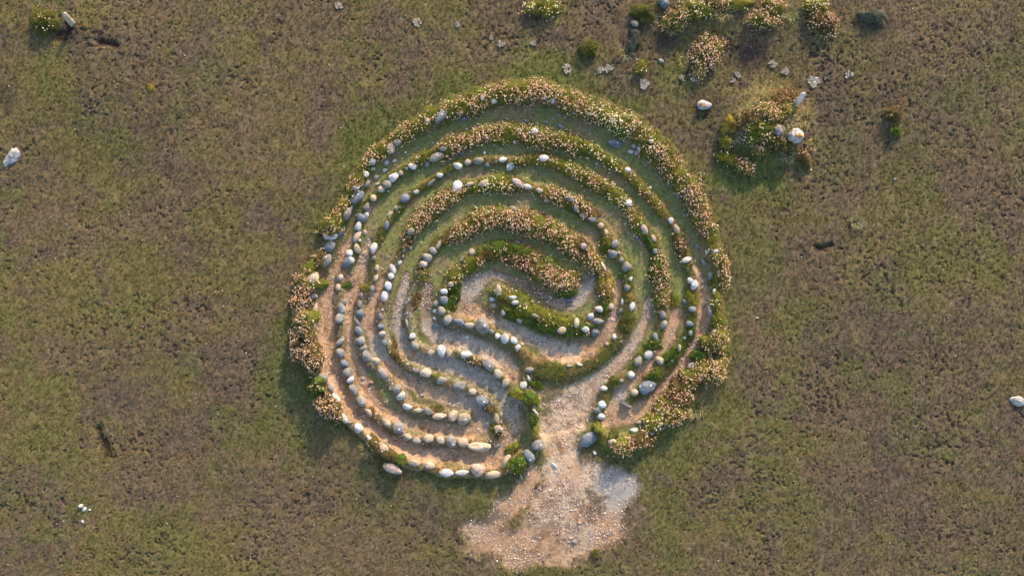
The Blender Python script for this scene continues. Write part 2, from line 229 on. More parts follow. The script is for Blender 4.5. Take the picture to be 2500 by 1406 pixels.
STONE_DATA = '''1436 1073 26.0 17.1 30 do;1582 945 22.4 17.9 30 da;1177 794 19.6 18.3 -30 gr;1170 1091 27.7 11.9 -5 ca;1168 1145 18.8 15.8 -30 cr;957 1145 23.5 12.4 -25 pa;766 678 16.9 15.1 60 ca;1291 1113 18.8 13.2 -60 do;1314 1085 17.1 14.5 20 go;1063 383 20.5 11.6 25 gt;1175 979 16.2 14.5 -20 da;871 482 19.2 12.1 45 do;1501 348 19.6 11.7 -10 do;795 634 16.0 13.9 70 gr;971 1044 15.4 14.1 -40 gr;1132 1022 14.9 14.3 0 cr;789 922 16.0 13.2 20 ga;1076 287 19.6 10.7 50 do;1191 889 16.4 12.4 -35 go;1115 456 15.1 12.8 60 wt;1119 942 16.0 11.1 0 ga;807 577 16.4 10.7 5 wo;1101 1078 14.1 12.4 -60 gr;1205 1156 17.5 9.8 10 co;846 524 16.4 10.3 60 go;1130 1081 14.1 11.9 -20 cr;1089 1153 17.1 9.8 -8 wo;1105 1016 14.5 11.5 70 co;1611 881 15.7 10.7 -35 co;806 602 15.1 11.0 50 do;936 1092 16.6 9.8 -50 co;845 641 15.1 10.7 50 do;1237 1125 17.1 9.4 65 co;1078 857 14.2 11.2 100 wt;933 913 14.9 10.7 -50 ga;1246 403 14.6 10.7 60 ko;1531 651 12.8 12.1 20 gr;832 753 14.6 10.3 -70 go;1041 628 13.3 11.0 -30 gt;894 870 14.2 10.3 -70 go;1073 1016 17.1 8.5 0 co;828 777 12.4 11.6 30 gr;961 432 13.9 10.3 40 wa;1558 881 13.9 10.3 70 go;954 362 13.3 10.7 100 cr;881 979 13.9 10.2 -45 go;1452 810 12.4 11.4 0 dr;1039 910 13.2 10.7 0 cr;862 952 13.7 10.2 -60 go;1181 447 15.1 9.2 25 ca;1263 446 15.1 9.2 -30 po;831 565 18.7 7.5 60 do;768 757 18.7 7.5 80 ca;989 484 12.8 10.7 40 do;1584 865 12.8 10.7 45 wa;1215 912 12.8 10.7 -45 ca;1137 866 13.9 9.8 -5 wo;762 722 15.1 8.9 -10 da;1691 897 12.8 10.3 20 gr;1050 1135 13.2 9.8 -10 ca;1129 1152 16.0 8.1 5 wo;1278 940 12.8 10.0 80 wr;829 862 11.6 11.0 0 gr;876 1045 12.4 10.2 -45 wo;1495 1078 12.4 10.2 -20 ca;1047 1070 12.8 9.8 0 co;1233 827 11.7 10.7 -60 wr;847 911 11.7 10.7 0 gr;969 950 11.7 10.7 30 gr;1119 785 14.6 8.5 -20 do;1094 781 11.6 10.7 90 gr;911 606 13.3 9.2 80 wt;1216 708 13.3 9.2 90 ct;979 966 12.8 9.6 50 wo;1077 928 12.4 9.8 10 go;1677 634 13.5 8.9 20 wa;944 451 11.6 10.3 0 gr;1372 806 11.6 10.3 20 la;1043 1004 13.2 9.0 -20 go;1696 696 12.8 9.2 65 wa;1733 759 15.1 7.8 -80 go;1083 733 11.0 10.7 0 dr;1078 759 11.6 10.0 80 gr;938 724 12.4 9.2 80 wa;820 971 12.8 9.0 -60 wo;1461 1001 12.8 9.0 20 go;1169 393 13.3 8.5 20 go;780 876 16.0 7.1 -65 co;1460 784 14.2 8.0 -5 go;881 531 11.6 9.8 -20 do;871 577 15.1 7.5 65 co;943 1032 13.2 8.5 -50 co;871 607 12.1 9.2 110 co;1010 1129 13.7 8.1 -15 co;1328 386 12.4 8.9 0 wo;1497 620 10.7 10.3 0 dr;1057 613 11.0 9.8 -40 gr;879 832 11.0 9.8 10 gr;1116 404 12.1 8.9 -20 wt;1575 560 13.3 8.0 -55 po;874 551 12.4 8.5 70 wt;1541 916 10.2 10.2 0 wr;1146 794 13.9 7.5 -8 co;1470 988 10.7 9.6 -20 wr;1737 673 11.7 8.5 70 gt;1076 1075 10.7 9.4 -45 ca;1235 934 11.1 9.0 60 co;879 765 10.7 9.2 0 dr;840 889 10.7 9.2 0 dr;1012 843 10.7 9.2 -60 go;1621 792 11.6 8.5 70 go;1007 406 11.0 8.9 -15 wr;1535 496 11.0 8.9 90 wt;1543 749 12.1 8.0 80 wt;1212 1022 13.2 7.3 -75 co;1407 788 12.8 7.5 88 co;1017 1076 10.7 9.0 -20 go;1691 754 10.3 9.2 -15 go;808 947 11.7 8.1 -75 go;1501 595 10.7 8.9 60 go;1653 560 12.4 7.5 -60 ct;875 808 11.6 8.0 -55 do;1154 957 9.6 9.6 0 ca;840 1017 15.4 6.0 -55 wo;893 505 10.7 8.5 60 gt;1619 769 10.7 8.5 100 go;917 882 9.8 9.2 0 cr;1292 903 12.1 7.5 5 go;1531 989 13.2 6.8 -30 ga;1288 455 13.3 6.8 -15 wo;1072 594 15.1 5.9 65 ca;1003 565 11.0 8.0 40 go;1254 831 10.3 8.5 -35 wo;1550 959 9.8 9.0 0 cr;995 993 11.7 7.5 -10 wo;994 1066 11.7 7.5 -15 co;1585 1055 12.8 6.8 -5 po;1463 754 10.7 8.2 -15 wa;958 657 12.8 6.8 -65 wo;1550 1053 10.7 8.1 -10 wo;848 905 10.7 8.0 0 go;947 698 10.3 8.2 90 wo;1447 536 9.8 8.5 10 dr;1443 772 9.8 8.5 60 wo;1218 1047 11.1 7.5 -15 co;1034 646 10.3 8.0 -20 po;1096 861 10.3 8.0 80 co;1392 485 11.0 7.5 -35 go;1205 246 9.2 8.9 -20 wa;1423 525 11.6 7.1 -50 go;1253 509 11.6 7.1 -20 pa;1601 823 12.1 6.8 -75 do;1304 320 10.0 8.2 0 wr;1468 1017 9.4 8.5 0 wr;1429 804 9.8 8.2 -10 wa;1227 390 10.7 7.5 10 wo;894 448 10.7 7.5 40 go;829 835 12.8 6.2 45 go;971 349 9.8 8.0 60 do;1211 1089 10.2 7.5 10 go;943 550 10.7 7.1 80 do;910 394 9.2 8.0 90 wr;1018 1002 12.4 6.0 0 co;1264 849 9.8 7.5 80 wa;854 927 9.6 7.5 45 wo;1041 400 8.9 8.0 90 go;934 815 8.9 8.0 30 pa;1389 732 13.3 5.3 -8 da;1596 582 11.0 6.4 -65 co;930 462 8.9 7.8 0 cr;1054 861 9.8 7.1 20 ca;1350 245 9.2 7.5 80 wo;1084 712 9.2 7.5 0 wo;1532 703 9.2 7.5 90 go;1533 415 8.5 8.0 0 wa;852 618 8.5 8.0 0 wr;1052 446 12.8 5.3 45 ga;1152 615 8.5 8.0 90 pr;1063 741 8.5 8.0 0 gr;1064 796 8.5 8.0 0 dr;892 425 8.9 7.5 -20 wa;1468 551 8.9 7.5 10 lr;1005 821 8.9 7.5 30 wa;1685 791 9.8 6.8 -20 do;1686 684 8.2 8.0 0 wr;1657 475 10.3 6.2 100 go;1746 811 8.0 8.0 0 ca;1141 396 8.5 7.5 30 pr;856 635 8.5 7.5 0 wr;1227 765 8.5 7.5 90 do;1308 1008 12.4 5.1 -55 wa;1639 538 9.2 6.8 100 wo;1705 601 9.2 6.8 105 go;1205 746 9.2 6.8 20 ca;1267 783 9.2 6.8 -40 da;1721 641 11.6 5.3 -60 go;900 1007 9.6 6.4 -55 ca;910 483 7.8 7.8 0 cr;1475 948 9.0 6.8 0 wo;917 679 9.8 6.2 80 co;877 743 9.8 6.2 80 go;885 850 9.8 6.2 30 go;871 785 10.7 5.7 -60 ga;953 522 8.9 6.8 30 ca;1480 568 8.9 6.8 100 lo;825 701 8.9 6.8 80 co;954 674 8.0 7.5 90 wr;1166 896 8.0 7.5 0 gr;1492 748 8.0 7.5 0 cr;1473 649 13.3 4.4 -65 wa;1370 306 10.3 5.7 -30 go;930 798 8.5 6.8 0 do;938 837 8.5 6.8 90 do;1128 633 11.6 5.0 50 ga;1318 465 9.2 6.2 -5 co;1148 449 10.7 5.3 15 co;1073 428 8.9 6.4 5 wo;1565 1033 10.7 5.3 5 co;1189 401 7.5 7.5 0 dr;1425 601 7.5 7.5 0 pr;1252 726 9.8 5.7 0 wo;1132 288 8.9 6.2 15 do;1081 363 8.9 6.2 15 ga;917 432 8.9 6.2 35 go;1406 508 8.9 6.2 100 go;1258 739 8.9 6.2 0 wo;1496 709 10.3 5.3 100 co;1015 904 8.5 6.4 0 go;830 678 8.0 6.8 80 co;993 791 11.6 4.4 -80 go;1309 772 11.6 4.4 -25 ga;1558 371 8.0 6.4 20 po;902 1070 9.6 5.3 -50 wo;941 396 7.5 6.8 90 wa;1517 635 7.5 6.8 90 gr;1215 820 7.5 6.8 90 wr;1178 240 8.0 6.2 70 pa;1330 240 8.0 6.2 0 go;1403 273 8.0 6.2 60 pa;892 523 8.0 6.2 -50 wo;766 795 8.0 6.2 90 wa;1675 736 8.0 6.2 -20 do;856 511 10.7 4.6 60 do;1202 730 8.5 5.7 0 wa;1536 1073 8.1 6.0 -50 pa;1044 296 7.1 6.8 0 cr;1122 277 7.1 6.8 90 ga;868 460 7.1 6.8 0 gr;1200 809 7.5 6.4 -20 go;1292 946 9.0 5.3 -60 ga;973 641 7.5 6.2 60 wa;1500 823 7.5 6.2 90 wo;966 509 6.8 6.8 0 gr;1015 468 8.0 5.7 20 wa;908 704 8.0 5.7 80 go;1117 821 7.5 6.0 -40 go;830 991 9.6 4.7 -60 go;1352 1136 11.7 3.8 -40 wa;1100 694 7.1 6.2 0 pr;1727 850 8.9 5.0 90 da;1660 850 9.8 4.4 85 co;1438 279 8.0 5.3 10 go;1436 792 8.5 5.0 -35 pa;1542 369 7.5 5.7 -10 wo;928 772 7.5 5.7 90 go;839 737 6.8 6.2 0 gr;1556 577 10.7 3.9 -60 da;978 422 6.4 6.4 0 cr;888 567 7.1 5.7 90 po;919 654 7.5 5.3 80 co;1372 696 7.5 5.3 90 go;1743 712 7.5 5.3 80 wa;1563 360 6.4 6.0 0 wr;1550 354 6.8 5.7 0 pr;1588 458 6.8 5.7 0 ca;1601 613 6.8 5.7 90 dr;1746 613 6.8 5.7 0 wr;1518 758 6.8 5.7 90 go;1680 959 6.4 6.0 0 wa;1285 294 8.5 4.4 -15 go;1589 346 7.1 5.3 -20 co;1675 523 8.5 4.4 -50 ga;1629 1027 6.8 5.3 90 go;909 413 6.8 5.3 0 go;1366 274 6.8 5.3 -20 da;1336 488 6.8 5.3 0 wa;1060 760 6.2 5.7 0 wa;1290 923 9.0 3.8 -75 wo;912 629 6.8 5.0 90 go;1686 813 6.8 5.0 80 go;1093 807 7.5 4.4 -45 ga;1185 472 7.1 4.4 20 ga;881 721 7.1 4.4 80 go;1520 738 8.0 3.9 90 wa;937 414 6.2 5.0 20 wo;1517 930 6.0 5.1 0 gr;1274 841 5.7 5.3 0 cr;1494 296 6.8 4.4 30 po;1540 681 6.8 4.4 60 wo;1619 1043 6.4 4.7 -20 do;1238 289 7.5 3.9 -25 go;1331 296 7.5 3.9 -10 go;1256 345 5.3 5.3 0 wr;1391 893 8.0 3.6 5 co;1416 890 8.0 3.6 -10 wo;1099 576 5.7 5.0 0 ga;1482 840 5.7 5.0 0 ca;1611 1048 6.0 4.7 90 gr;1003 320 6.2 4.4 -30 pa;1030 966 6.4 4.3 0 pa;1121 657 5.3 5.0 0 pr;1140 824 5.3 5.0 0 wr;904 935 6.0 4.3 0 po;1452 1106 6.0 4.3 -60 wa;961 391 5.7 4.4 30 wo;1732 588 5.7 4.4 0 po;919 448 7.1 3.6 20 wa;1726 615 7.1 3.6 100 wo;1641 881 5.0 5.0 0 wr;1126 374 5.3 4.4 0 do;1511 617 5.3 4.4 0 po;985 612 7.1 3.2 60 go;853 1030 5.3 4.3 0 ga;1084 491 5.0 4.4 0 pr;1648 437 5.0 4.4 0 ca;1263 592 6.8 3.2 -10 go;883 926 4.7 4.3 0 cr;992 412 4.4 4.4 0 gr;1672 826 4.4 4.4 0 dr;1611 398 5.0 3.9 90 co;919 1012 6.0 3.0 30 co;1095 425 6.2 2.8 15 go;1182 372 4.4 3.9 90 wa;1224 241 4.4 3.9 0 cr;877 587 4.4 3.9 0 wr;1393 840 4.4 3.9 0 go;1064 721 5.3 3.2 90 go;1060 778 5.3 3.2 -30 wo;1001 604 5.0 3.2 90 wo;993 765 5.0 3.2 90 go;1344 820 4.4 3.6 0 go;1020 315 3.9 3.9 0 wr;945 465 4.3 3.6 0 wa;1185 998 3.8 3.8 0 wr;1458 398 3.6 3.6 0 wr;998 733 4.4 2.7 90 wo;933 756 3.6 3.2 0 wr;1690 560 3.9 2.7 -50 go;988 371 3.2 3.2 0 wr;1095 762 3.2 3.2 0 wa;1146 366 3.9 2.5 20 go;854 735 3.6 2.7 90 co;1726 795 3.6 2.5 90 co;885 618 3.2 2.7 0 wo;932 657 2.7 2.7 0 cr;983 625 2.5 2.5 0 wr;'''
CLUMP_DATA = '''948 1110 26 14 -38 .25 b;972 1122 20 13 -30 .1 g;915 1090 28 14 -55 .3 b;797 997 34 28 -60 1.1 b;765 945 26 22 0 .3 g;745 870 40 30 -60 1.0 b;728 830 36 28 80 1.15 b;735 785 32 30 80 .85 p;732 730 38 26 75 1.05 b;765 690 25 18 0 .4 y;735 680 30 20 60 .7 p;750 655 24 18 20 .5 y;780 630 22 14 60 .6 b;805 545 34 28 60 .75 p;815 530 22 16 0 .1 g;833 500 24 14 60 .6 p;868 445 30 18 65 .8 p;890 400 18 11 60 .6 p;925 368 26 18 30 .85 p;975 330 40 18 30 .8 p;1020 305 40 20 28 .7 p;1055 280 30 22 25 .5 y;1100 262 34 20 20 .7 p;1155 258 40 22 15 .95 p;1185 232 48 18 10 .4 y;1240 225 42 24 8 .8 p;1290 225 42 28 0 .9 p;1325 222 38 28 -5 .9 p;1385 245 36 30 -35 .95 p;1435 268 38 20 -30 .8 p;1480 285 38 23 -28 .7 y;1520 300 36 25 -30 .8 y;1555 315 36 22 -40 .8 p;1585 348 40 24 -50 .4 y;1602 375 36 28 -50 .8 p;1632 405 36 24 -55 .8 p;1655 430 34 24 -55 .5 y;1680 455 36 28 -55 .8 p;1700 490 38 26 -60 .85 p;1707 520 34 24 -65 .85 p;1727 555 34 20 -65 .7 p;1738 590 22 14 -60 .4 y;1760 640 30 16 -70 .85 p;1768 672 28 15 -80 .85 p;1750 735 24 12 -80 .3 y;1755 785 26 15 -80 .5 y;1750 835 34 28 70 .7 p;1715 870 26 16 20 .05 g;1738 905 42 32 30 1 p;1690 925 38 26 45 .9 p;1660 965 36 28 45 .7 b;1630 990 34 22 45 .8 p;1650 1015 34 22 30 .85 p;1600 1030 34 20 30 .6 y;1560 1078 34 18 15 .7 b;1525 1093 36 20 5 .8 p;1500 1063 13 11 0 0 m;1462 1045 14 14 0 0 y;1262 1137 25 23 0 .1 g;1310 940 12 18 80 0 g;1258 962 17 14 0 .1 y;1295 975 26 16 -30 .1 g;1028 382 30 13 35 .45 p;1100 355 40 20 30 .9 p;1150 338 42 22 20 .95 p;1200 325 40 20 10 .9 p;1245 322 40 24 0 .6 y;1290 330 40 23 -8 .8 p;1345 337 42 23 -10 .8 p;1395 350 44 20 -20 .6 y;1445 364 40 16 -30 .4 y;1485 390 36 13 -40 .35 y;1515 412 26 10 -45 .3 y;1560 452 36 11 -45 .5 p;1600 497 38 11 -52 .6 p;1663 602 28 16 -80 .7 b;1610 665 38 24 -85 .75 g;1615 722 34 17 -85 .8 p;1690 730 26 12 -70 .3 y;1265 391 22 9 0 .6 p;1345 398 30 13 -20 .8 p;1385 410 34 15 -25 .6 y;1430 432 34 17 -30 .8 p;1465 449 34 17 -35 .7 p;1505 477 34 15 -45 .7 y;1545 525 26 13 -50 .7 p;1560 550 30 15 -50 .6 y;1590 600 26 11 -60 .3 g;1600 842 22 16 0 .15 g;1020 545 40 19 48 .95 p;1055 510 38 21 45 .9 p;1085 485 36 21 40 .6 y;1115 475 30 16 30 .85 p;1150 460 34 13 10 .35 y;1215 447 40 20 0 .7 y;1252 455 28 15 -10 .8 p;993 590 20 11 60 .4 b;1345 472 36 18 -15 .7 p;1375 483 36 18 -30 .85 p;1415 497 34 19 -35 .7 p;1443 515 26 15 -40 .6 b;1480 595 22 15 -80 .45 y;1532 785 26 17 80 .05 m;1540 728 14 12 0 .2 o;1095 578 30 12 45 .3 b;1135 560 34 21 35 .9 p;1175 537 40 25 22 .8 p;1220 531 42 26 5 .85 p;1265 541 42 28 -5 .8 b;1310 552 42 28 -15 .8 p;1350 567 40 26 -28 .8 p;1385 592 40 26 -35 .85 p;1420 607 34 22 -50 .7 b;1445 637 34 22 -52 .8 p;1032 667 24 13 70 .6 p;1478 703 32 18 -85 .45 o;1475 752 20 13 90 .1 g;1225 715 28 18 -10 .4 y;1262 730 38 20 -30 .35 y;1255 765 38 18 -15 .05 g;1310 765 40 20 -25 .45 y;1350 782 44 20 -20 .3 y;1400 803 48 18 0 .15 g;1330 800 30 15 -20 .03 g;1230 607 46 22 0 .15 g;1190 622 28 17 20 .5 b;1150 645 34 17 35 .5 y;1112 675 30 17 55 .55 y;1110 712 26 16 80 .15 g;1100 742 24 16 80 .05 g;1282 642 40 24 -20 .55 b;1262 615 40 16 -10 .15 g;1320 662 40 28 -25 .85 p;1360 682 38 27 -20 .95 p;1395 680 22 22 0 .8 p;1383 712 24 18 0 .05 g;1345 648 40 13 -35 .2 g;845 696 11 11 0 .1 g;890 705 10 10 0 .05 m;1158 884 18 12 -20 .4 b;965 872 28 9 -60 .3 b;1065 998 18 8 0 .1 b;1195 1002 15 10 0 .15 b;1212 1050 18 15 60 .3 g;1690 805 20 11 -80 .1 g;1645 870 34 15 50 .1 g;1500 932 18 11 20 .05 m;1600 918 20 14 10 .05 g;1068 920 14 8 0 .1 y;1305 1020 26 12 85 .05 g;1306 1055 18 11 80 .1 y;1250 1100 20 12 50 .1 y;1650 735 12 18 0 .05 y;905 1005 14 7 -50 .1 b;962 850 20 8 -70 .2 b;985 790 12 7 90 .1 y;1014 735 20 11 85 .2 b;885 700 8 10 0 .2 o'''
# ------------------------------------------------------------------ fields on a dense grid over the photographed ground
GX0, GX1, GY0, GY1, GS = -8.1, 8.1, -4.9, 4.9, 0.0135
gx = np.arange(GX0, GX1 + 1e-6, GS); gy = np.arange(GY0, GY1 + 1e-6, GS)
NX, NY = len(gx), len(gy)
XX, YY = np.meshgrid(gx, gy)
PX = XX * PPM + 1250; PY = 703 - YY * PPM           # the same points in photograph pixels

def paint(lines, pad=70, val=False):
    """returns the field q = max over segments of (1 - d/halfwidth) and optionally the blended 4th value"""
    q = np.full(PX.shape, -9.0); dd = np.full(PX.shape, 999.0); vv = np.zeros(PX.shape)
    for ln in lines:
        for a, b in zip(ln[:-1], ln[1:]):
            x0, x1 = min(a[0], b[0]) - pad, max(a[0], b[0]) + pad; y0, y1 = min(a[1], b[1]) - pad, max(a[1], b[1]) + pad
            i0 = max(0, int(((x0 - 1250) / PPM - GX0) / GS)); i1 = min(NX, int(((x1 - 1250) / PPM - GX0) / GS) + 2)
            j0 = max(0, int(((703 - y1) / PPM - GY0) / GS)); j1 = min(NY, int(((703 - y0) / PPM - GY0) / GS) + 2)
            if i0 >= i1 or j0 >= j1: continue
            X = PX[j0:j1, i0:i1]; Y = PY[j0:j1, i0:i1]
            dx, dy = b[0] - a[0], b[1] - a[1]; L = dx * dx + dy * dy + 1e-9
            t = np.clip(((X - a[0]) * dx + (Y - a[1]) * dy) / L, 0, 1)
            d = np.hypot(X - a[0] - t * dx, Y - a[1] - t * dy)
            hw = a[2] + (b[2] - a[2]) * t
            s = 1 - d / hw
            Q = q[j0:j1, i0:i1]; mk = s > Q
            Q[mk] = s[mk]
            if val: V = vv[j0:j1, i0:i1]; V[mk] = (a[3] + (b[3] - a[3]) * t)[mk]
            D = dd[j0:j1, i0:i1]; np.minimum(D, d, out=D)
    return q, dd, vv

def inside(poly):
    r = np.zeros(PX.shape, bool); n = len(poly)
    for i in range(n):
        x0, y0 = poly[i][:2]; x1, y1 = poly[(i + 1) % n][:2]
        if y0 == y1: continue
        c = (PY > min(y0, y1)) & (PY <= max(y0, y1)); xi = x0 + (PY - y0) * (x1 - x0) / (y1 - y0)
        r ^= c & (PX < xi)
    return r

wob = (vnoise(XX, YY, 9, 3) - 0.5) * 0.55 + (vnoise(XX, YY, 24, 4) - 0.5) * 0.4
bank = np.zeros(PX.shape); bq = np.full(PX.shape, -9.0)
for ln, hh in zip(BANKS, BANK_H):
    q, d, _ = paint([ln])
    q = q + wob * 0.5
    bank = np.maximum(bank, hh * smooth(-0.75, 0.55, q)); bq = np.maximum(bq, q)
ins = inside([p for p in B1[:-5]]).astype(float)
_, dB1, _ = paint([B1], pad=230)
_, dCh, _ = paint([[(1245, 1140, 1), (1310, 1100, 1), (1385, 1075, 1), (1462, 1052, 1)]], pad=230)
ring_d = np.minimum(dB1, dCh)
mz = np.where(ins > 0, smooth(0, 30, ring_d), 0.0)
fq, fd, fv = paint(F, val=True)
fq = fq + wob * 0.9 + (fbm(XX, YY, 3.0, 133, 7, 0.8) - 0.5) * (0.8 + 3.0 * smooth(1120, 1220, PY)) * (1 - .92 * smooth(.1, .5, fq)) + .35 * smooth(1150, 1220, PY) * smooth(-.1, .3, fq)
soft = 0.30 + 0.50 * smooth(1130, 1250, PY)
floor_m = np.clip((fq + soft) / (2 * soft), 0, 1) ** 1.3 * (1 - 0.75 * smooth(0.05, 0.6, bq))
edge_soft = smooth(0, 30, ring_d)                      # the floors sink a little below the heath
# micro relief
n1 = fbm(XX, YY, 7, 21, 3); n2 = fbm(XX, YY, 26, 31, 3, 0.7); n3 = vnoise(XX, YY, 0.55, 41)
bareness = np.clip(floor_m + 0.75 * mz * (1 - smooth(-0.6, 0.2, bq)), 0, 1)
heath_amp = (1 - bareness) * (1 - 0.55 * smooth(-0.9, 0.2, bq))
HH = 0.10 * (n3 - 0.5) * (1 - mz) * smooth(20, 160, np.where(ins > 0, 0, dB1))
n4 = fbm(XX, YY, 22, 37, 2, 0.8); n5 = fbm(XX, YY, 38, 43, 2, 0.7); pits = (1 - .85 * smooth(140, 40, np.where(ins > 0, 0, dB1))) * smooth(0.63, 0.76, 0.62 * n4 + 0.38 * n5 + 0.42 * (fbm(XX, YY, 1.3, 39, 5, .65) - 0.5) + 0.04 * smooth(1500, 2400, PX))
HH += heath_amp * (0.012 * (n1 - 0.5) + 0.008 * (n2 - 0.5) - 0.012 * pits)
HH += bareness * (0.006 * (n2 - 0.5) + 0.010 * (n1 - 0.5))
HH += bank - 0.028 * mz * edge_soft - 0.014 * floor_m
# the dark hollow worn into the heath at the left
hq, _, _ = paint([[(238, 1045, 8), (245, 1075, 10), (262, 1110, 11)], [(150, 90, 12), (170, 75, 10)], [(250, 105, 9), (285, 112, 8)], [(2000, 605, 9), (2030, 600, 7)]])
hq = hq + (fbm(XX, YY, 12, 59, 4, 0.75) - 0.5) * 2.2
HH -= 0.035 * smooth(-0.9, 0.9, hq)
HH += 0.22 * smooth(0, 1, 1 - np.hypot((PX - 1860) / 150, (PY - 300) / 120))       # low mound of the outcrop
HH += 0.10 * smooth(0, 1, 1 - np.hypot((PX - 1780) / 260, (PY - 30) / 130))

HH *= smooth(0, .5, np.minimum(np.minimum(XX - GX0, gx[-1] - XX), np.minimum(YY - GY0, gy[-1] - YY)))

def samp(A, x, y):
    u = np.clip((np.asarray(x) - GX0) / GS, 0, NX - 1.001); v = np.clip((np.asarray(y) - GY0) / GS, 0, NY - 1.001)
    i = u.astype(int); j = v.astype(int); fu = u - i; fv_ = v - j
    return (A[j, i] * (1 - fu) + A[j, i + 1] * fu) * (1 - fv_) + (A[j + 1, i] * (1 - fu) + A[j + 1, i + 1] * fu) * fv_
def gz(x, y): return float(samp(HH, np.array([x]), np.array([y]))[0])

# ---- colour of the ground itself (albedo)
def mixc(a, b, t): return a * (1 - t[..., None]) + b * t[..., None]
C_HEATH_BR = lin((128, 108, 80)); C_HEATH_OL = lin((129, 115, 74)); C_HEATH_PU = lin((110, 93, 83)); C_HEATH_GR = lin((110, 114, 62))
C_TAN = lin((172, 139, 108)); C_GREY = lin((164, 150, 134)); C_BEIGE = lin((194, 169, 142)); C_SOIL = lin((104, 84, 68)); C_TURF = lin((128, 128, 78)); C_BANK = lin((98, 98, 52)); C_BANKD = lin((128, 104, 72))

out_d = np.where(ins > 0, 0, dB1)
def heath_fields(x, y, outd):
    ol = smooth(0.40, 0.60, fbm(x, y, 1.1, 51, 7, 0.78)); pu = smooth(0.50, 0.66, fbm(x, y, 1.3, 61, 7, 0.78))
    gr = smooth(0.54, 0.66, fbm(x, y, 1.2, 71, 7, 0.75)) * 0.7
    halo = smooth(130, 15, outd + 120 * (fbm(x, y, 2.2, 81, 6, 0.75) - 0.5)) * smooth(0.35, 0.55, fbm(x, y, 1.1, 83, 6, 0.7))
    return ol, pu, np.clip(gr * .7 + 0.75 * halo, 0, 1)
extra_gr = np.zeros(PX.shape)
for (cx, cy, rx, ry, s) in [(660, 950, 60, 170, .9), (720, 1080, 90, 110, .8), (1840, 430, 130, 90, 1.2), (1960, 400, 80, 60, .9), (1850, 650, 90, 160, .6), (1780, 1010, 90, 120, .6), (1180, 1230, 110, 50, .8),
                            (1600, 1130, 160, 60, .8), (950, 1220, 180, 60, .5), (490, 170, 130, 35, .6), (880, 310, 40, 50, .8), (30, 470, 60, 50, .5), (620, 720, 60, 70, .4), (1640, 190, 70, 60, .7),
                            (1380, 1390, 250, 30, .5), (2050, 380, 90, 80, .5), (1500, 200, 120, 50, .3), (380, 1290, 120, 70, .5), (540, 1150, 90, 60, .4), (1960, 1230, 140, 90, .3), (2030, 90, 70, 50, .5)]:
    extra_gr = np.maximum(extra_gr, s * smooth(1.0, 0.3, np.hypot((PX - cx) / rx, (PY - cy) / ry) + 0.5 * (n1 - 0.5) + 0.7 * (vnoise(XX, YY, 3, 9) - 0.5)))
ol, pu, gr = heath_fields(XX, YY, out_d)
side = smooth(1250, 2300, PX) * 0.35
pu = np.clip(pu + side, 0, 1)
gr = np.maximum(gr * 0.9, extra_gr * .8); HG_GR = gr; HG_PU = pu; HG_OL = ol
col = mixc(C_HEATH_BR + 0 * XX[..., None], C_HEATH_OL, ol); col = mixc(col, C_HEATH_PU, pu * 0.5); col = mixc(col, C_HEATH_GR, gr)
col = col * (0.25 + 0.45 * n2 + 0.45 * vnoise(XX, YY, 55, 48))[..., None]
dark_ground = np.zeros(PX.shape)  # patches coloured darker: peaty soil, and the ground left of the outcrop
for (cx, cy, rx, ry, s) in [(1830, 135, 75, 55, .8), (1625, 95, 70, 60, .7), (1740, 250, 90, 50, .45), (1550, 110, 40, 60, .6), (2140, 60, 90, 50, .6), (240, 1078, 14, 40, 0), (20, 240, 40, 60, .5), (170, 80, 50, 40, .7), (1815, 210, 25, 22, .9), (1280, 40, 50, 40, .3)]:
    dark_ground = np.maximum(dark_ground, s * smooth(1.0, 0.2, np.hypot((PX - cx) / rx, (PY - cy) / ry) + 0.9 * (fbm(XX, YY, 5, 57, 5, 0.7) - 0.5)))
col = mixc(col, lin((58, 48, 50)), dark_ground)
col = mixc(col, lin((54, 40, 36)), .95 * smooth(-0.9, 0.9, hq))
dark = pits * (1 - bareness); col = mixc(col, lin((48, 40, 38)), dark * 0.85)
turf = mixc(C_TURF + 0 * XX[..., None], lin((142, 126, 90)), smooth(0.45, 0.7, fbm(XX, YY, 3.5, 91, 3)))
turf = mixc(turf, lin((112, 96, 76)), 0.8 * smooth(-1.2, 0.0, fq))
col = mixc(col, turf, np.clip(mz, 0, 1))
bk = mixc(C_BANK + 0 * XX[..., None], C_BANKD, smooth(0.42, 0.66, fbm(XX, YY, 4.0, 95, 3)))
west = smooth(1250, 950, PX) * smooth(600, 760, PY) + smooth(900, 1000, PY) * smooth(1350, 1250, PX)
fl = mixc(C_TAN + 0 * XX[..., None], C_GREY, smooth(0.35, 0.75, fv + 0.9 * (fbm(XX, YY, 2.5, 97, 7, 0.75) - 0.5)))
fl = mixc(fl, C_BEIGE, 0.85 * smooth(130, 50, np.hypot((PX - 1385) / 1.0, (PY - 1120) / 2.6)) * smooth(0.3, 0.6, fbm(XX, YY, 3.2, 99, 3)))
fl = mixc(fl, C_SOIL, smooth(0.60, 0.78, fbm(XX, YY, 2.1, 101, 3)) * 0.45)
soil_s = np.maximum(smooth(1, 0.3, np.hypot((PX - 1320) / 110, (PY - 715) / 40)), smooth(1, 0.2, np.hypot((PX - 1045) / 40, (PY - 740) / 60)))
fl = mixc(fl, C_SOIL, soil_s * 0.85)
fl = mixc(fl, lin((112, 88, 68)), .6 * smooth(.52, .64, fbm(XX, YY, 4.5, 171, 6, .75)))
fl = mixc(fl, lin((96, 84, 76)), .8 * smooth(1.1, .3, np.hypot((PX - 1180) / 75, (PY - 1262) / 26)))
fl = fl * (0.55 + 0.46 * n2 + 0.44 * vnoise(XX, YY, 50, 49))[..., None]

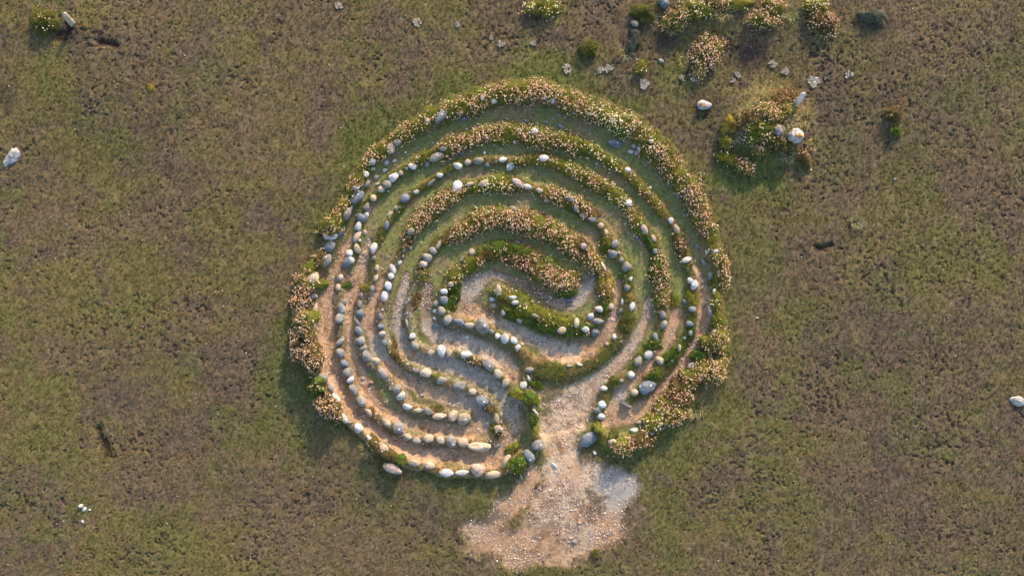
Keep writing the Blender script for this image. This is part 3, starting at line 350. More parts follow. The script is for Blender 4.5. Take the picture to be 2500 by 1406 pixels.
bk = mixc(bk, fl * .86, np.clip(west, 0, 1) * (0.55 + .4 * smooth(.42, .56, fbm(XX, YY, 7, 191, 5, .75))))
col = mixc(col, bk, smooth(-0.7, 0.0, bq))
col = mixc(col, fl, np.clip(floor_m, 0, 1))

gp = .85 * smooth(1.05, .4, np.hypot((PX - 1505) / 75, (PY - 1185) / 50) + .5 * (fbm(XX, YY, 6, 193, 5, .75) - .5)) * floor_m
col = mixc(col, lin((156, 150, 146)) * (.7 + .5 * n2[..., None]), gp)
# one sheet: the dense part plus widening rings of cells out to the horizon
step = GS * 1.35 ** np.arange(1, 31); ext = np.cumsum(step)
xs = np.concatenate([(GX0 - ext)[::-1], gx, gx[-1] + ext]); ys = np.concatenate([(GY0 - ext)[::-1], gy, gy[-1] + ext]); K = len(ext)
AX, AY = np.meshgrid(xs, ys)
PADM = ((K, K), (K, K))
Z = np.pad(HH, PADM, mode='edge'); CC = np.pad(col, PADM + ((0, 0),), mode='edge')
outside = (AX < GX0) | (AX > gx[-1]) | (AY < GY0) | (AY > gy[-1])
o2, p2, g2 = heath_fields(AX[outside], AY[outside], np.full(outside.sum(), 999.0))
cc = mixc(C_HEATH_BR + 0 * o2[:, None], C_HEATH_OL, o2); cc = mixc(cc, C_HEATH_PU, p2 * 0.5); cc = mixc(cc, C_HEATH_GR, g2)
far = smooth(0, 1.0, np.maximum(np.maximum(GX0 - AX[outside], AX[outside] - gx[-1]), np.maximum(GY0 - AY[outside], AY[outside] - gy[-1])))
cc = cc * (.40 + .35 * smooth(4, 14, np.hypot(AX[outside], AY[outside]) - 8))[:, None]; CC[outside] = mixc(CC[outside], cc, np.clip(far * 3, 0, 1))
dist = np.hypot(AX, AY)
Z = Z + smooth(12, 60, dist) * (fbm(AX, AY, 0.035, 111, 3) - 0.5) * 2.5
ny, nx = AX.shape
co = np.stack([AX.ravel(), AY.ravel(), Z.ravel()], 1)
ii = (np.arange(ny - 1)[:, None] * nx + np.arange(nx - 1)[None, :]).ravel()
fa = np.stack([ii, ii + 1, ii + nx + 1, ii + nx], 1)
g = link("ground", mesh_from("ground", co, fa, CC.reshape(-1, 3), True, M_GROUND))
tag(g, kind='structure')

# ------------------------------------------------------------------ scattered ground cover
def blades(P, D, L, Wd, col, bend=0.0):
    """one triangle per blade. P base (n,3), D unit direction (n,3), L length, Wd width, col (n,3)"""
    n = len(P); up = np.zeros((n, 3)); up[:, 2] = 1
    th = RNG.uniform(0, 2 * math.pi, n); rr = np.stack([np.cos(th), np.sin(th), RNG.uniform(-.3, .3, n)], 1)
    S = np.cross(D, rr); S /= np.linalg.norm(S, axis=1)[:, None] + 1e-9
    v = np.empty((n, 3, 3)); v[:, 0] = P - S * (Wd / 2)[:, None]; v[:, 1] = P + S * (Wd / 2)[:, None]; v[:, 2] = P + D * L[:, None]
    c = np.repeat(col[:, None, :], 3, 1)
    return v.reshape(-1, 3), np.arange(n * 3).reshape(n, 3), c.reshape(-1, 3)

def rdir(n, e0, e1):
    a = RNG.uniform(0, 2 * math.pi, n); e = RNG.uniform(e0, e1, n)
    return np.stack([np.cos(a) * np.cos(e), np.sin(a) * np.cos(e), np.sin(e)], 1)

def pick(n, mask, x0=-7.6, x1=7.6, y0=-4.4, y1=4.4):
    x = RNG.uniform(x0, x1, n); y = RNG.uniform(y0, y1, n)
    k = RNG.uniform(0, 1, n) < samp(mask, x, y)
    return x[k], y[k]

# heath: sprigs of heather and dry grass, everywhere outside the worn floors
hm = (1 - bareness) * (1 - 0.7 * smooth(-0.6, 0.2, bq)) * (1 - pits) * (1 - .6 * smooth(-0.6, 0.8, hq)) * (1 - 0.35 * dark_ground)
def tufts(n0, mask, per, rad, wid, e0, e1, colf, box=(-7.6, 7.6, -4.4, 4.4)):
    x, y = pick(n0, mask, *box); n = len(x); ct = colf(x, y) * RNG.uniform(.80, 1.2, n)[:, None]
    s = RNG.uniform(.6, 1.25, n); X = np.repeat(x, per); Y = np.repeat(y, per); S = np.repeat(s, per); m_ = n * per
    C = np.repeat(ct, per, 0) * (0.55 + 1.0 * RNG.uniform(0, 1, m_) ** 1.2)[:, None]
    X = X + RNG.normal(0, rad * .35, m_) * S; Y = Y + RNG.normal(0, rad * .35, m_) * S; Zt = samp(HH, X, Y) + RNG.uniform(-.003, .5 * rad, m_) * S
    return blades(np.stack([X, Y, Zt], 1), rdir(m_, e0, e1), rad * RNG.uniform(.5, 1.15, m_) * S, wid * RNG.uniform(.6, 1.3, m_), C)
def heath_col(x, y):
    n = len(x); j1 = RNG.uniform(-.12, .12, n)
    c = mixc(C_HEATH_BR + np.zeros((n, 3)), C_HEATH_OL, np.clip(samp(HG_OL, x, y) + j1 * 3, 0, 1)); c = mixc(c, C_HEATH_PU, np.clip(samp(HG_PU, x, y) * .75 + j1, 0, 1))
    c = mixc(c, lin((108, 116, 54)), np.clip(samp(HG_GR, x, y) + j1, 0, 1)); r_ = RNG.uniform(0, 1, n)
    c[r_ < .06] = lin((160, 142, 104)); c[r_ > .975] = lin((150, 96, 60)); c = mixc(c, lin((84, 70, 66)), samp(dark_ground, x, y) * .8)
    return c * 1.08
v, f, cl = tufts(125000, hm, 10, .0175, .0056, .1, 1.1, heath_col)
def heath_col2(x, y):
    o_, p_, g_ = heath_fields(x, y, np.full(len(x), 999.0)); c = mixc(C_HEATH_BR + np.zeros((len(x), 3)), C_HEATH_OL, o_); c = mixc(c, C_HEATH_PU, p_ * .7)
    return mixc(c, lin((108, 116, 54)), g_) * 1.08
rim_mask = ((np.abs(XX) > 7.6) | (np.abs(YY) > 4.4)).astype(float)
v2, f2, c2 = tufts(150000, rim_mask, 8, .024, .008, .1, 1.1, heath_col2, (-13, 13, -9, 11))
v, f, cl = np.concatenate([v, v2]), np.concatenate([f, f2 + len(v)]), np.concatenate([cl, c2])
tag(link("heather", mesh_from("heather", v, f, cl, False, M_PLANT)), "low brown and olive heather and grass carpeting the heath around the labyrinth", "heather", kind='stuff')

# turf: short grass on the green floors and the banks
creep = smooth(0.52, 0.66, fbm(XX, YY, 6, 141, 4, 0.7)) * smooth(0.9, 0.1, fq)
tm = np.clip(mz * (1 - floor_m) + 0.9 * smooth(-0.8, 0, bq), 0, 1) * (1 - 0.8 * floor_m * (1 - creep)) * (1 - 0.30 * np.clip(west, 0, 1) * smooth(-0.6, 0.1, bq))
x, y = pick(420000, tm, -3.3, 3.2, -3.0, 3.1)
n = len(x); z = samp(HH, x, y); b_ = smooth(-0.7, 0.1, samp(bq, x, y))
c = mixc(lin((132, 134, 74)) + np.zeros((n, 3)), lin((150, 134, 92)), smooth(0.42, 0.68, fbm(x, y, 3.5, 91, 3)))
c = mixc(c, lin((120, 126, 50)), b_ * 0.8); wv = samp(np.clip(west, 0, 1), x, y) * b_; c = mixc(c, lin((150, 122, 66)), wv * smooth(.35, .6, fbm(x, y, 5, 17, 3)))
c = c * RNG.uniform(0.5, 1.6, n)[:, None]
v, f, cl = blades(np.stack([x, y, z - 0.002], 1), rdir(n, 0.2, 1.3), RNG.uniform(.008, .018, n) * (1 + 1.0 * b_), RNG.uniform(.003, .0055, n) * (1 + 0.4 * b_), c)
def bank_col(x, y):
    n = len(x); r_ = RNG.uniform(0, 1, n); c = np.tile(lin((120, 128, 48)), (n, 1)); c[r_ < .35] = lin((150, 132, 70)); c[r_ > .7] = lin((96, 112, 44)); c[r_ > .93] = lin((168, 112, 66))
    return c
spots = np.zeros(PX.shape)
for (cx, cy, rr) in [(1717, 257, 22), (1945, 329, 26), (29, 386, 30), (2484, 978, 24), (1549, 60, 14), (200, 1240, 14), (178, 55, 16), (1937, 262, 12), (957, 1145, 26)]:
    spots = np.maximum(spots, smooth(9, 3, np.abs(np.hypot(PX - cx, PY - cy) - rr)))
bm = smooth(-0.9, -0.1, bq) * smooth(0.44, 0.58, fbm(XX, YY, 6, 151, 5, 0.7)) * (1 - 0.5 * smooth(.2, .6, floor_m))
rimm = smooth(55, 0, dB1) * (1 - ins) * smooth(0.42, 0.56, fbm(XX, YY, 5, 153, 5, 0.7)) * (1 - floor_m)
v2, f2, c2 = tufts(30000, np.clip(bm + .5 * rimm + .8 * spots + .10 * creep * floor_m, 0, 1), 14, .026, .0048, .3, 1.3, bank_col, (-3.4, 3.3, -3.8, 3.2))
v, f, cl = np.concatenate([v, v2]), np.concatenate([f, f2 + len(v)]), np.concatenate([cl, c2])
tag(link("grass", mesh_from("grass", v, f, cl, False, M_PLANT)), "short green turf growing on the labyrinth's banks and upper paths", "grass", kind='stuff')

# gravel
def ico(sub):
    import bmesh
    bm = bmesh.new(); bmesh.ops.create_icosphere(bm, subdivisions=sub, radius=1.0); bm.verts.ensure_lookup_table()
    V = np.array([q.co[:] for q in bm.verts]); Fc = np.array([[q.index for q in f_.verts] for f_ in bm.faces]); bm.free(); return V, Fc
ICO1 = ico(1); ICO3 = ico(3); ICO4 = ico(4)
def blobs(P, Rr, flat, col, jitter=0.25, base=ICO1):
    V, Fc = base; n = len(P); m_ = len(V)
    a = RNG.uniform(0, 2 * math.pi, n); ca, sa = np.cos(a), np.sin(a)
    s = np.stack([Rr * RNG.uniform(.8, 1.35, n), Rr * RNG.uniform(.65, 1.0, n), Rr * flat], 1)
    q = V[None] * s[:, None, :] * RNG.uniform(1 - jitter, 1 + jitter, (n, m_, 1))
    x_ = q[..., 0] * ca[:, None] - q[..., 1] * sa[:, None]; y_ = q[..., 0] * sa[:, None] + q[..., 1] * ca[:, None]
    co_ = np.stack([x_, y_, q[..., 2]], 2) + P[:, None, :]
    fa_ = Fc[None] + (np.arange(n) * m_)[:, None, None]
    return co_.reshape(-1, 3), fa_.reshape(-1, 3), np.repeat(col, m_, 0)
gm = floor_m * (0.25 + 0.75 * smooth(0.42, 0.62, fbm(XX, YY, 2.3, 131, 3)))
gm = np.clip(gm * (0.35 + 0.65 * smooth(.40, .62, fbm(XX, YY, 9, 161, 4, .7))) + 0.16 * np.clip(west, 0, 1) * smooth(-.5, .3, bq) + 0.06 * mz * (1 - smooth(-0.5, 0, bq)), 0, 1)
x, y = pick(190000, gm, -3.3, 3.2, -4.1, 3.0); n = len(x)
r = 0.0035 + 0.0085 * RNG.uniform(0, 1, n) ** 2.4 + 0.010 * (RNG.uniform(0, 1, n) > 0.98) * RNG.uniform(.4, 1, n)
pal = np.array([lin((220, 204, 186)), lin((190, 168, 150)), lin((206, 180, 158)), lin((222, 188, 160)), lin((200, 178, 170)), lin((150, 130, 116))])
c = pal[RNG.integers(0, len(pal), n)] * RNG.uniform(.65, 1.15, n)[:, None]
v, f, cl = blobs(np.stack([x, y, samp(HH, x, y) + r * 0.2], 1), r, 0.6, c)
rm = np.clip(.55 * np.clip(west, 0, 1) * smooth(-1.3, -.2, bq) * mz + .10 * floor_m + .30 * smooth(-1.2, -.3, bq) * mz * smooth(.5, .62, fbm(XX, YY, 5, 181, 4, .7)), 0, 1)
x, y = pick(13000, rm, -3.3, 3.2, -3.9, 3.0); n = len(x); r = RNG.uniform(.006, .015, n) * RNG.uniform(.7, 1.2, n)
c = np.array([lin((190, 184, 176)), lin((150, 140, 128)), lin((176, 152, 130)), lin((128, 126, 126)), lin((206, 194, 178))])[RNG.integers(0, 5, n)] * RNG.uniform(.7, 1.1, n)[:, None]
v2, f2, c2 = blobs(np.stack([x, y, samp(HH, x, y) + r * 0.15], 1), r, 0.55, c, .34)
v, f, cl = np.concatenate([v, v2]), np.concatenate([f, f2 + len(v)]), np.concatenate([cl, c2])
tag(link("gravel", mesh_from("gravel", v, f, cl, False, M_STONE)), "pale gravel and small pebbles strewn over the sandy paths and the entrance", "gravel", kind='stuff')
CL = []
for rec in CLUMP_DATA.strip().strip(';').split(';'):
    p = rec.split(); CL.append([float(q) for q in p[:6]] + [p[6]])
# ------------------------------------------------------------------ stones
TONES = {'w': ((200, 197, 194), 'white'), 'c': ((178, 160, 140), 'cream'), 'g': ((134, 130, 124), 'grey'), 'd': ((116, 122, 130), 'bluish grey'),
         'p': ((168, 150, 142), 'pinkish'), 'k': ((188, 198, 204), 'cracked pale'), 'l': ((160, 152, 142), 'orange-lichened grey')}
SHAPES = {'r': 'round', 'o': 'oval', 't': 'egg-shaped', 'a': 'angular'}

def stone_mesh(a, b, hgt, tone, shape, seed, base=ICO3, extra=None):
    """a, b, hgt: half axes in metres; faceted when angular, otherwise a water-worn cobble"""
    r_ = np.random.default_rng(seed); V = base[0]; Fc = base[1]
    k = {'r': 14, 'o': 11, 't': 10, 'a': 9}[shape]
    Nn = r_.normal(size=(k, 3)); Nn /= np.linalg.norm(Nn, axis=1)[:, None]
    dd = r_.uniform(0.80, 1.0, k) if shape == 'a' else r_.uniform(0.76, 1.03, k)
    pw = 16 if shape == 'a' else 8
    dots = np.clip(V @ Nn.T, 0.02, None) / dd
    rad = (np.sum(dots ** pw, 1) + (1.0 if shape != 'a' else 0.25)) ** (-1.0 / pw)
    lump = 0
    for q in range(6):
        kv = r_.normal(size=3) * (1.6 + q * 1.6); lump = lump + np.sin(V @ kv + r_.uniform(0, 6.28)) * (0.035 if shape != 'a' else 0.05) / (1 + 0.5 * q)
    P = V * (rad * (1 + lump))[:, None]
    P /= np.abs(P).max(0)
    if shape != 'r':
        tp = (r_.uniform(.18, .32) if shape in 'ta' else r_.uniform(.04, .2)) * (1 if r_.uniform() < .5 else -1); P[:, 1] *= (1 - tp * P[:, 0]) / (1 + abs(tp) * .5)
    P = P * np.array([a, b, hgt])
    base_c = lin(TONES[tone][0]) * r_.uniform(.88, 1.12) * np.array([r_.uniform(.97, 1.05), 1, r_.uniform(.93, 1.05)])
    pat = sum(np.sin(V @ (r_.normal(size=3) * 3.2) + r_.uniform(0, 6)) for _ in range(3)) / 3
    pat2 = sum(np.sin(V @ (r_.normal(size=3) * 7.5) + r_.uniform(0, 6)) for _ in range(4)) / 3
    C = base_c[None] * (1 + 0.16 * pat + 0.12 * pat2)[:, None]
    C = mixc(C, lin((92, 84, 74)), .55 * smooth(.35, .9, r_.uniform(-.5, .6) + .7 * pat2))
    if tone in 'wc':                                # mineral mottling
        C = C * (1 - 0.16 * smooth(0.1, 0.7, pat))[:, None]
    if tone == 'l' or extra == 'lichen':
        dv = np.array([r_.uniform(-.3, .3), -.15, .9]); dv /= np.linalg.norm(dv)
        mk = smooth(0.86, 0.93, V @ dv + 0.05 * pat); C = mixc(C, lin((214, 150, 50)), mk)
    return P, Fc, C

def clockname(px, py, fine=True):
    a = math.degrees(math.atan2(px - CENTRE[0], CENTRE[1] - py)) % 360
    names = ['twelve', 'one', 'two', 'three', 'four', 'five', 'six', 'seven', 'eight', 'nine', 'ten', 'eleven']
    h = int(((a + 7.5) % 360) // 15)                    # half hours
    return (names[h // 2] + " o'clock") if h % 2 == 0 else ('half past ' + names[h // 2])

def nearest_bank(px, py):
    best = (1e9, 0)
    for k, ln in enumerate(BANKS):
        for a, b in zip(ln[:-1], ln[1:]):
            dx, dy = b[0] - a[0], b[1] - a[1]; t = max(0, min(1, ((px - a[0]) * dx + (py - a[1]) * dy) / (dx * dx + dy * dy)))
            d = math.hypot(px - a[0] - t * dx, py - a[1] - t * dy)
            if d < best[0]: best = (d, k)
    return best[1]

STONES = []
for rec in STONE_DATA.strip().strip(';').split(';'):
    p = rec.split(); STONES.append((float(p[0]), float(p[1]), float(p[2]), float(p[3]), float(p[4]), p[5][0], p[5][1]))
STONES.sort(key=lambda s: -s[2] * s[3])
NIND = 300
def size_word(a, b):
    s = math.sqrt(a * b)
    return 'tiny' if s < 5.2 else 'small' if s < 7.6 else 'medium' if s < 10.2 else 'large' if s < 14 else 'very large'
def shape_word(a, b, sh):
    if sh == 'o': return 'long' if a / b > 1.7 else 'oval'
    if sh == 'a' and a / b > 1.8: return 'long angular'
    return SHAPES[sh]
info = []
for s in STONES[:NIND]:
    info.append(dict(s=s, look='%s %s %s stone' % (size_word(s[2], s[3]), TONES[s[5]][1], shape_word(s[2], s[3], s[6])), bank=nearest_bank(s[0], s[1]), clk=clockname(s[0], s[1])))
def add_neigh(i):
    s = info[i]['s']; best = None
    for j, q in enumerate(info):
        if j == i: continue
        d = math.hypot(q['s'][0] - s[0], q['s'][1] - s[1])
        if best is None or d < best[0]: best = (d, j)
    q = info[best[1]]; w_ = q['look'].split()
    return 'beside ' + ('a ' + ' '.join(w_[:-1]) + ' one')
cands = []
for i, q in enumerate(info):
    q['label'] = '%s, %s, %s' % (q['look'], BANK_NAMES[q['bank']], q['clk'])
from collections import Counter
def dupes(): 
    c_ = Counter(q['label'] for q in info); return {k for k, v_ in c_.items() if v_ > 1}
ds = dupes()
for i, q in enumerate(info):
    if q['label'] in ds:
        nb = add_neigh(i); t = q['label'] + ', ' + nb
        q['label'] = t
ds = dupes()
ORD = ['first', 'second', 'third', 'fourth', 'fifth', 'sixth', 'seventh']
for lab in ds:
    idx = [i for i, q in enumerate(info) if q['label'] == lab]
    idx.sort(key=lambda i: math.atan2(info[i]['s'][0] - CENTRE[0], CENTRE[1] - info[i]['s'][1]) % 6.2832)
    for k_, i in enumerate(idx): info[i]['label'] = lab.split(', beside')[0] + ', ' + ORD[k_] + ' clockwise of its like'
def trim(t):
    w_ = t.split()
    while len(w_) > 16:
        for drop in ('a', 'one', 'medium', 'in,'):
            if drop in w_:
                k_ = len(w_) - 1 - w_[::-1].index(drop)
                if drop == 'in,': w_[k_ - 1] = w_[k_ - 1] + ','
                w_.pop(k_); break
        else: w_ = w_[:16]
    return ' '.join(w_)
for q in info: q['label'] = trim(q['label'])
rs = random.Random(5)
for i, q in enumerate(info):
    px, py, a, b, an, tone, sh = q['s']
    hg = 0.80 * min(a, b) * (1 if sh != 'a' else .8) / PPM

    if a > 2 * b: hg = 1.0 * b / PPM
    lift = rs.uniform(.02, .28) * hg
    rise = 0
    for c_ in CL:
        ca_, sa_ = math.cos(R(c_[4])), math.sin(R(c_[4])); dx, dy = px - c_[0], c_[1] - py
        rr_ = math.hypot((dx * ca_ + dy * sa_) / c_[2], (-dx * sa_ + dy * ca_) / c_[3])
        if abs(px - 957) < 3 and py > 1130: rise = .09
        if rr_ < .95: rise = max(rise, min(.065, .018 + .24 * c_[3] / PPM) * math.sqrt(1 - rr_ ** 2) * .9 + .012)
    x, y = W(px, py, 0.05 + rise); z0 = gz(x, y)
    # overgrown banks hold their stones higher
    gr_ = 1.10 if px < 960 or (px < 1250 and py > 820) else 1.03
    me = mesh_from("stone", *(lambda t: (t[0], t[1], t[2]))(stone_mesh(a / PPM * gr_, b / PPM * gr_, hg, tone, sh, 100 + i, ICO4 if a > 13 else ICO3)), True,
                   M_CRACK if tone == 'k' else (M_STONE_L if (tone in 'gd' and rs.random() < .6) or (px < 1260 and py > 640 and tone in 'gdc' and rs.random() < .7) or (a > 14 and tone in 'gdc' and rs.random() < .6) else M_STONE))
    ob = link("stone", me, loc=(x, y, z0 + lift + rise)); ob.rotation_euler = (rs.uniform(-.15, .15), rs.uniform(-.15, .15), R(an))
    tag(ob, q['label'], 'stone', 'stones edging the banks of the labyrinth')
Vs, Fs, Cs = [], [], []; off = 0
for i, (px, py, a, b, an, tone, sh) in enumerate(STONES[NIND:]):
    P, Fc, C = stone_mesh(a / PPM, b / PPM, .75 * b / PPM, tone, sh, 900 + i, ICO3)
    x, y = W(px, py, .05); ca, sa = math.cos(R(an)), math.sin(R(an))
    Q = np.stack([P[:, 0] * ca - P[:, 1] * sa + x, P[:, 0] * sa + P[:, 1] * ca + y, P[:, 2] + gz(x, y) + .3 * b / PPM], 1)
    Vs.append(Q); Fs.append(Fc + off); Cs.append(C); off += len(Q)
tag(link("small_stone", mesh_from("small_stone", np.concatenate(Vs), np.concatenate(Fs), np.concatenate(Cs), True, M_STONE)), "scattered smallest stones between the larger ones of the labyrinth", "small stones", kind='stuff')

# ------------------------------------------------------------------ boulders and loose stones out on the heath
def boulder(name, label, px, py, a, b, h, an, tone, sh, seed, lift=.35, extra=None, mat=None, lean=(.12, -.08), group=None, cat='boulder', zseen=0):
    x, y = W(px, py, zseen)
    P, Fc, C = stone_mesh(a / PPM, b / PPM, h, tone, sh, seed, ICO4, extra)
    if name == 'boulder':
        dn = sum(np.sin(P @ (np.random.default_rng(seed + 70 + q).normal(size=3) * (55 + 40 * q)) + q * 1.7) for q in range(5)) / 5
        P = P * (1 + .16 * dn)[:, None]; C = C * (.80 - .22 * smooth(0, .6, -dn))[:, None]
    ob = link(name, mesh_from(name, P, Fc, C, True, mat or M_STONE_L), loc=(x, y, gz(x, y) + h * (lift - .2)))
    ob.rotation_euler = (lean[0], lean[1], R(an)); tag(ob, label, cat, group); return ob
boulder('boulder', 'jagged bluish white boulder with an orange stain, left of the overgrown outcrop', 1717, 257, 20, 14, .10, -8, 'w', 'a', 1, extra='lichen')
boulder('boulder', 'large pale boulder topped by a bright orange lichen patch, beside the outcrop plants', 1945, 329, 21, 19, .20, 10, 'w', 'r', 2, extra='lichen', zseen=.2)
boulder('boulder', 'grey boulder half hidden among the flowers of the outcrop', 1898, 320, 12, 16, .11, 15, 'g', 'o', 3, zseen=.2)
boulder('boulder', 'flat pale pear-shaped rock lying alone near the left edge', 29, 386, 28, 16, .045, 50, 'w', 'a', 9)
boulder('boulder', 'pale boulder with a white blotch, cut by the right edge', 2484, 978, 21, 15, .05, -20, 'w', 'a', 5)
boulder('boulder', 'bluish rock between the plants at the top edge', 1617, 8, 14, 22, .09, 12, 'd', 'a', 6)
boulder('boulder', 'small cream rock with a white tip beside a silvery shrub', 1549, 60, 11, 9, .06, -40, 'c', 'a', 7)
boulder('boulder', 'small white rock lying below the silvery shrub at top right', 1614, 150, 8, 4.5, .025, -20, 'w', 'a', 8)
def pillar(label, px, py, hgt, ra, rb, lean_x, lean_y, tone, seed):
    """an upright stone, wider at the foot, leaning as it does in the photograph"""
    r_ = np.random.default_rng(seed); ns, nr = 20, 16; vs = []; 
    for k in range(ns):
        t = k / (ns - 1); rr = (1 - .35 * t) * (1 if t < .9 else math.sqrt(max(0.02, 1 - ((t - .9) / .1) ** 2)))
        for j in range(nr):
            u = 2 * math.pi * j / nr; w_ = 1 + .12 * math.sin(3 * u + 5 * t + seed) + .09 * math.sin(7 * t * 3 + u)
            vs.append((ra * rr * w_ * math.cos(u) + lean_x * t, rb * rr * w_ * math.sin(u) + lean_y * t, hgt * t - .03))
    vs.append((lean_x, lean_y, hgt * 1.0 - .025)); vs = np.array(vs); vs += r_.normal(size=vs.shape) * .002
    i0 = (np.arange(ns - 1)[:, None] * nr + np.arange(nr)[None]).ravel(); i1 = (np.arange(ns - 1)[:, None] * nr + (np.arange(nr)[None] + 1) % nr).ravel()
    top = (ns - 1) * nr; cap = np.array([[top + j, top + (j + 1) % nr, ns * nr] for j in range(nr)])
    C = np.tile(lin(TONES[tone][0]), (len(vs), 1)) * r_.uniform(.9, 1.1, (len(vs), 1))
    x, y = W(px, py)
    ob = link('standing_stone', mesh_from('standing_stone', vs, [np.stack([i0, i1, i1 + nr, i0 + nr], 1), cap], C, True, M_STONE_L), loc=(x, y, gz(x, y)))
    tag(ob, label, 'standing stone')
pillar('slim upright pale stone leaning over the outcrop, dark lichen on its shaft', 1937, 262, .34, .042, .035, .01, .10, 'w', 31)
pillar('short upright cream stone standing alone near the top left corner', 178, 60, .26, .045, .04, .02, .06, 'c', 32)
boulder('loose_stone', 'larger left stone of the white pair near the bottom left corner', 196, 1236, 7.5, 6, .03, 0, 'w', 'a', 41, cat='loose stone', mat=M_STONE)
boulder('loose_stone', 'smaller right stone of the white pair near the bottom left corner', 205, 1244, 7, 5.5, .028, 40, 'w', 'a', 42, cat='loose stone', mat=M_STONE)
boulder('loose_stone', 'pebble just right of the white pair near the bottom left corner', 217, 1245, 3.2, 2.6, .014, 0, 'w', 'r', 43, cat='loose stone', mat=M_STONE)
boulder('loose_stone', 'single pale stone below the white pair near the bottom left corner', 200, 1273, 4, 5, .02, 0, 'w', 'a', 44, cat='loose stone', mat=M_STONE)
boulder('loose_stone', 'flat white splinter lying on the gravel of the entrance path', 1351, 1137, 12, 4, .012, -35, 'w', 'a', 45, cat='loose stone', mat=M_STONE)
boulder('loose_stone', 'grey rounded stone on the gravel near the bottom of the entrance', 1403, 1324, 7, 5.5, .022, 0, 'g', 'r', 46, cat='loose stone', mat=M_STONE)
boulder('loose_stone', 'cream chip upright on the gravel right of the entrance centre', 1415, 1276, 4.5, 4, .02, 0, 'c', 'a', 47, cat='loose stone', mat=M_STONE)
boulder('loose_stone', 'small white chip in the grass left of the heath tussock', 2186, 437, 3, 2.5, .016, 0, 'w', 'r', 48, cat='loose stone', mat=M_STONE)
boulder('loose_stone', 'small white chip in the green grass right of the labyrinth', 1850, 776, 3, 2, .014, 0, 'w', 'r', 49, cat='loose stone', mat=M_STONE)
x, y = pick(520, (1 - bareness)); n = len(x); r = RNG.uniform(.003, .008, n)
v, f, cl = blobs(np.stack([x, y, samp(HH, x, y) + .012], 1), r, .7, np.tile(lin((214, 204, 190)), (n, 1)))
tag(link("pebble", mesh_from("pebble", v, f, cl, False, M_STONE)), "tiny pale pebbles and snail shells dotted over the heath", "pebbles", kind='stuff')

# ------------------------------------------------------------------ pale lichen scabs on the bare ground above the labyrinth
LICHEN = [(828, 17, 9, 'at the top left of the group'), (1018, 57, 10, 'third from the left in the row above the labyrinth'), (1117, 60, 7, 'small and alone left of the top thrift'),
 (1200, 92, 6, 'small upper one of a pair above the labyrinth'), (1223, 107, 9, 'lower one of a pair above the labyrinth'), (1302, 105, 7, 'right of the pair above the labyrinth'),
 (1384, 168, 11, 'round and pale, left of the green bush foot'), (1466, 171, 9, 'left one of the touching pair'), (1485, 168, 9, 'right one of the touching pair'),
 (1571, 207, 12, 'ragged with long arms below the yellow flowering tuft'), (1666, 191, 7, 'small cream one left of the flowering mound foot'), (1701, 192, 10, 'grey, right below the tall flowering mound'),
 (1801, 183, 8, 'upper one of the two beside the burnt patch'), (1789, 196, 7, 'lower one of the two beside the burnt patch'), (1887, 156, 9, 'grey and faint on the mound'),
 (1919, 174, 9, 'grey with arms pointing down the picture'), (1987, 199, 14, 'largest and roundest, above the leaning stone'), (2015, 191, 4, 'tiny crumb right of the largest one'), (2071, 183, 9, 'rightmost of the row')]
for i, (px, py, r0, where) in enumerate(LICHEN):
    r_ = np.random.default_rng(300 + i); vs = []; fs = []; off = 0
    r0 = r0 / PPM; nb = int(16 + r0 * 300)
    x0, y0 = W(px, py)
    for k in range(nb):                                # overlapping curled plates and branching lobes
        a = r_.uniform(0, 6.28); d = r0 * r_.uniform(0, 1) ** .7; cx, cy = d * math.cos(a), d * math.sin(a)
        rr = r0 * r_.uniform(.15, .40); el = r_.uniform(1, 1.45); an = r_.uniform(0, 6.28); m_ = 11
        ring = []
        for j in range(m_):
            u = 6.283 * j / m_; q = rr * r_.uniform(.55, 1.15); ux, uy = q * el * math.cos(u), q * math.sin(u) / el
            ring.append((cx + ux * math.cos(an) - uy * math.sin(an), cy + ux * math.sin(an) + uy * math.cos(an), .010 + r_.uniform(0, .014)))
        top = np.array(ring); cen = top.mean(0); cen[2] = .014
        zs = samp(HH, top[:, 0] + x0, top[:, 1] + y0) - gz(x0, y0)
        top[:, 2] += zs; bot = top.copy(); bot[:, 2] -= .006; cen[2] += zs.mean()
        vs += [cen[None], top, bot]
        for j in range(m_):
            j2 = (j + 1) % m_
            fs += [[off, off + 1 + j, off + 1 + j2], [off + 1 + j, off + 1 + m_ + j, off + 1 + m_ + j2], [off + 1 + j, off + 1 + m_ + j2, off + 1 + j2]]
        off += 1 + 2 * m_
    V = np.concatenate(vs); C = np.tile(lin((180, 168, 150)), (len(V), 1)) * r_.uniform(.8, 1.15, (len(V), 1))
    ob = link('lichen_patch', mesh_from('lichen_patch', V, np.array(fs), C, False, M_PETAL), loc=(x0, y0, gz(x0, y0)))
    tag(ob, 'pale curled lichen patch, ' + where, 'lichen', 'dry lichen patches on the heath')

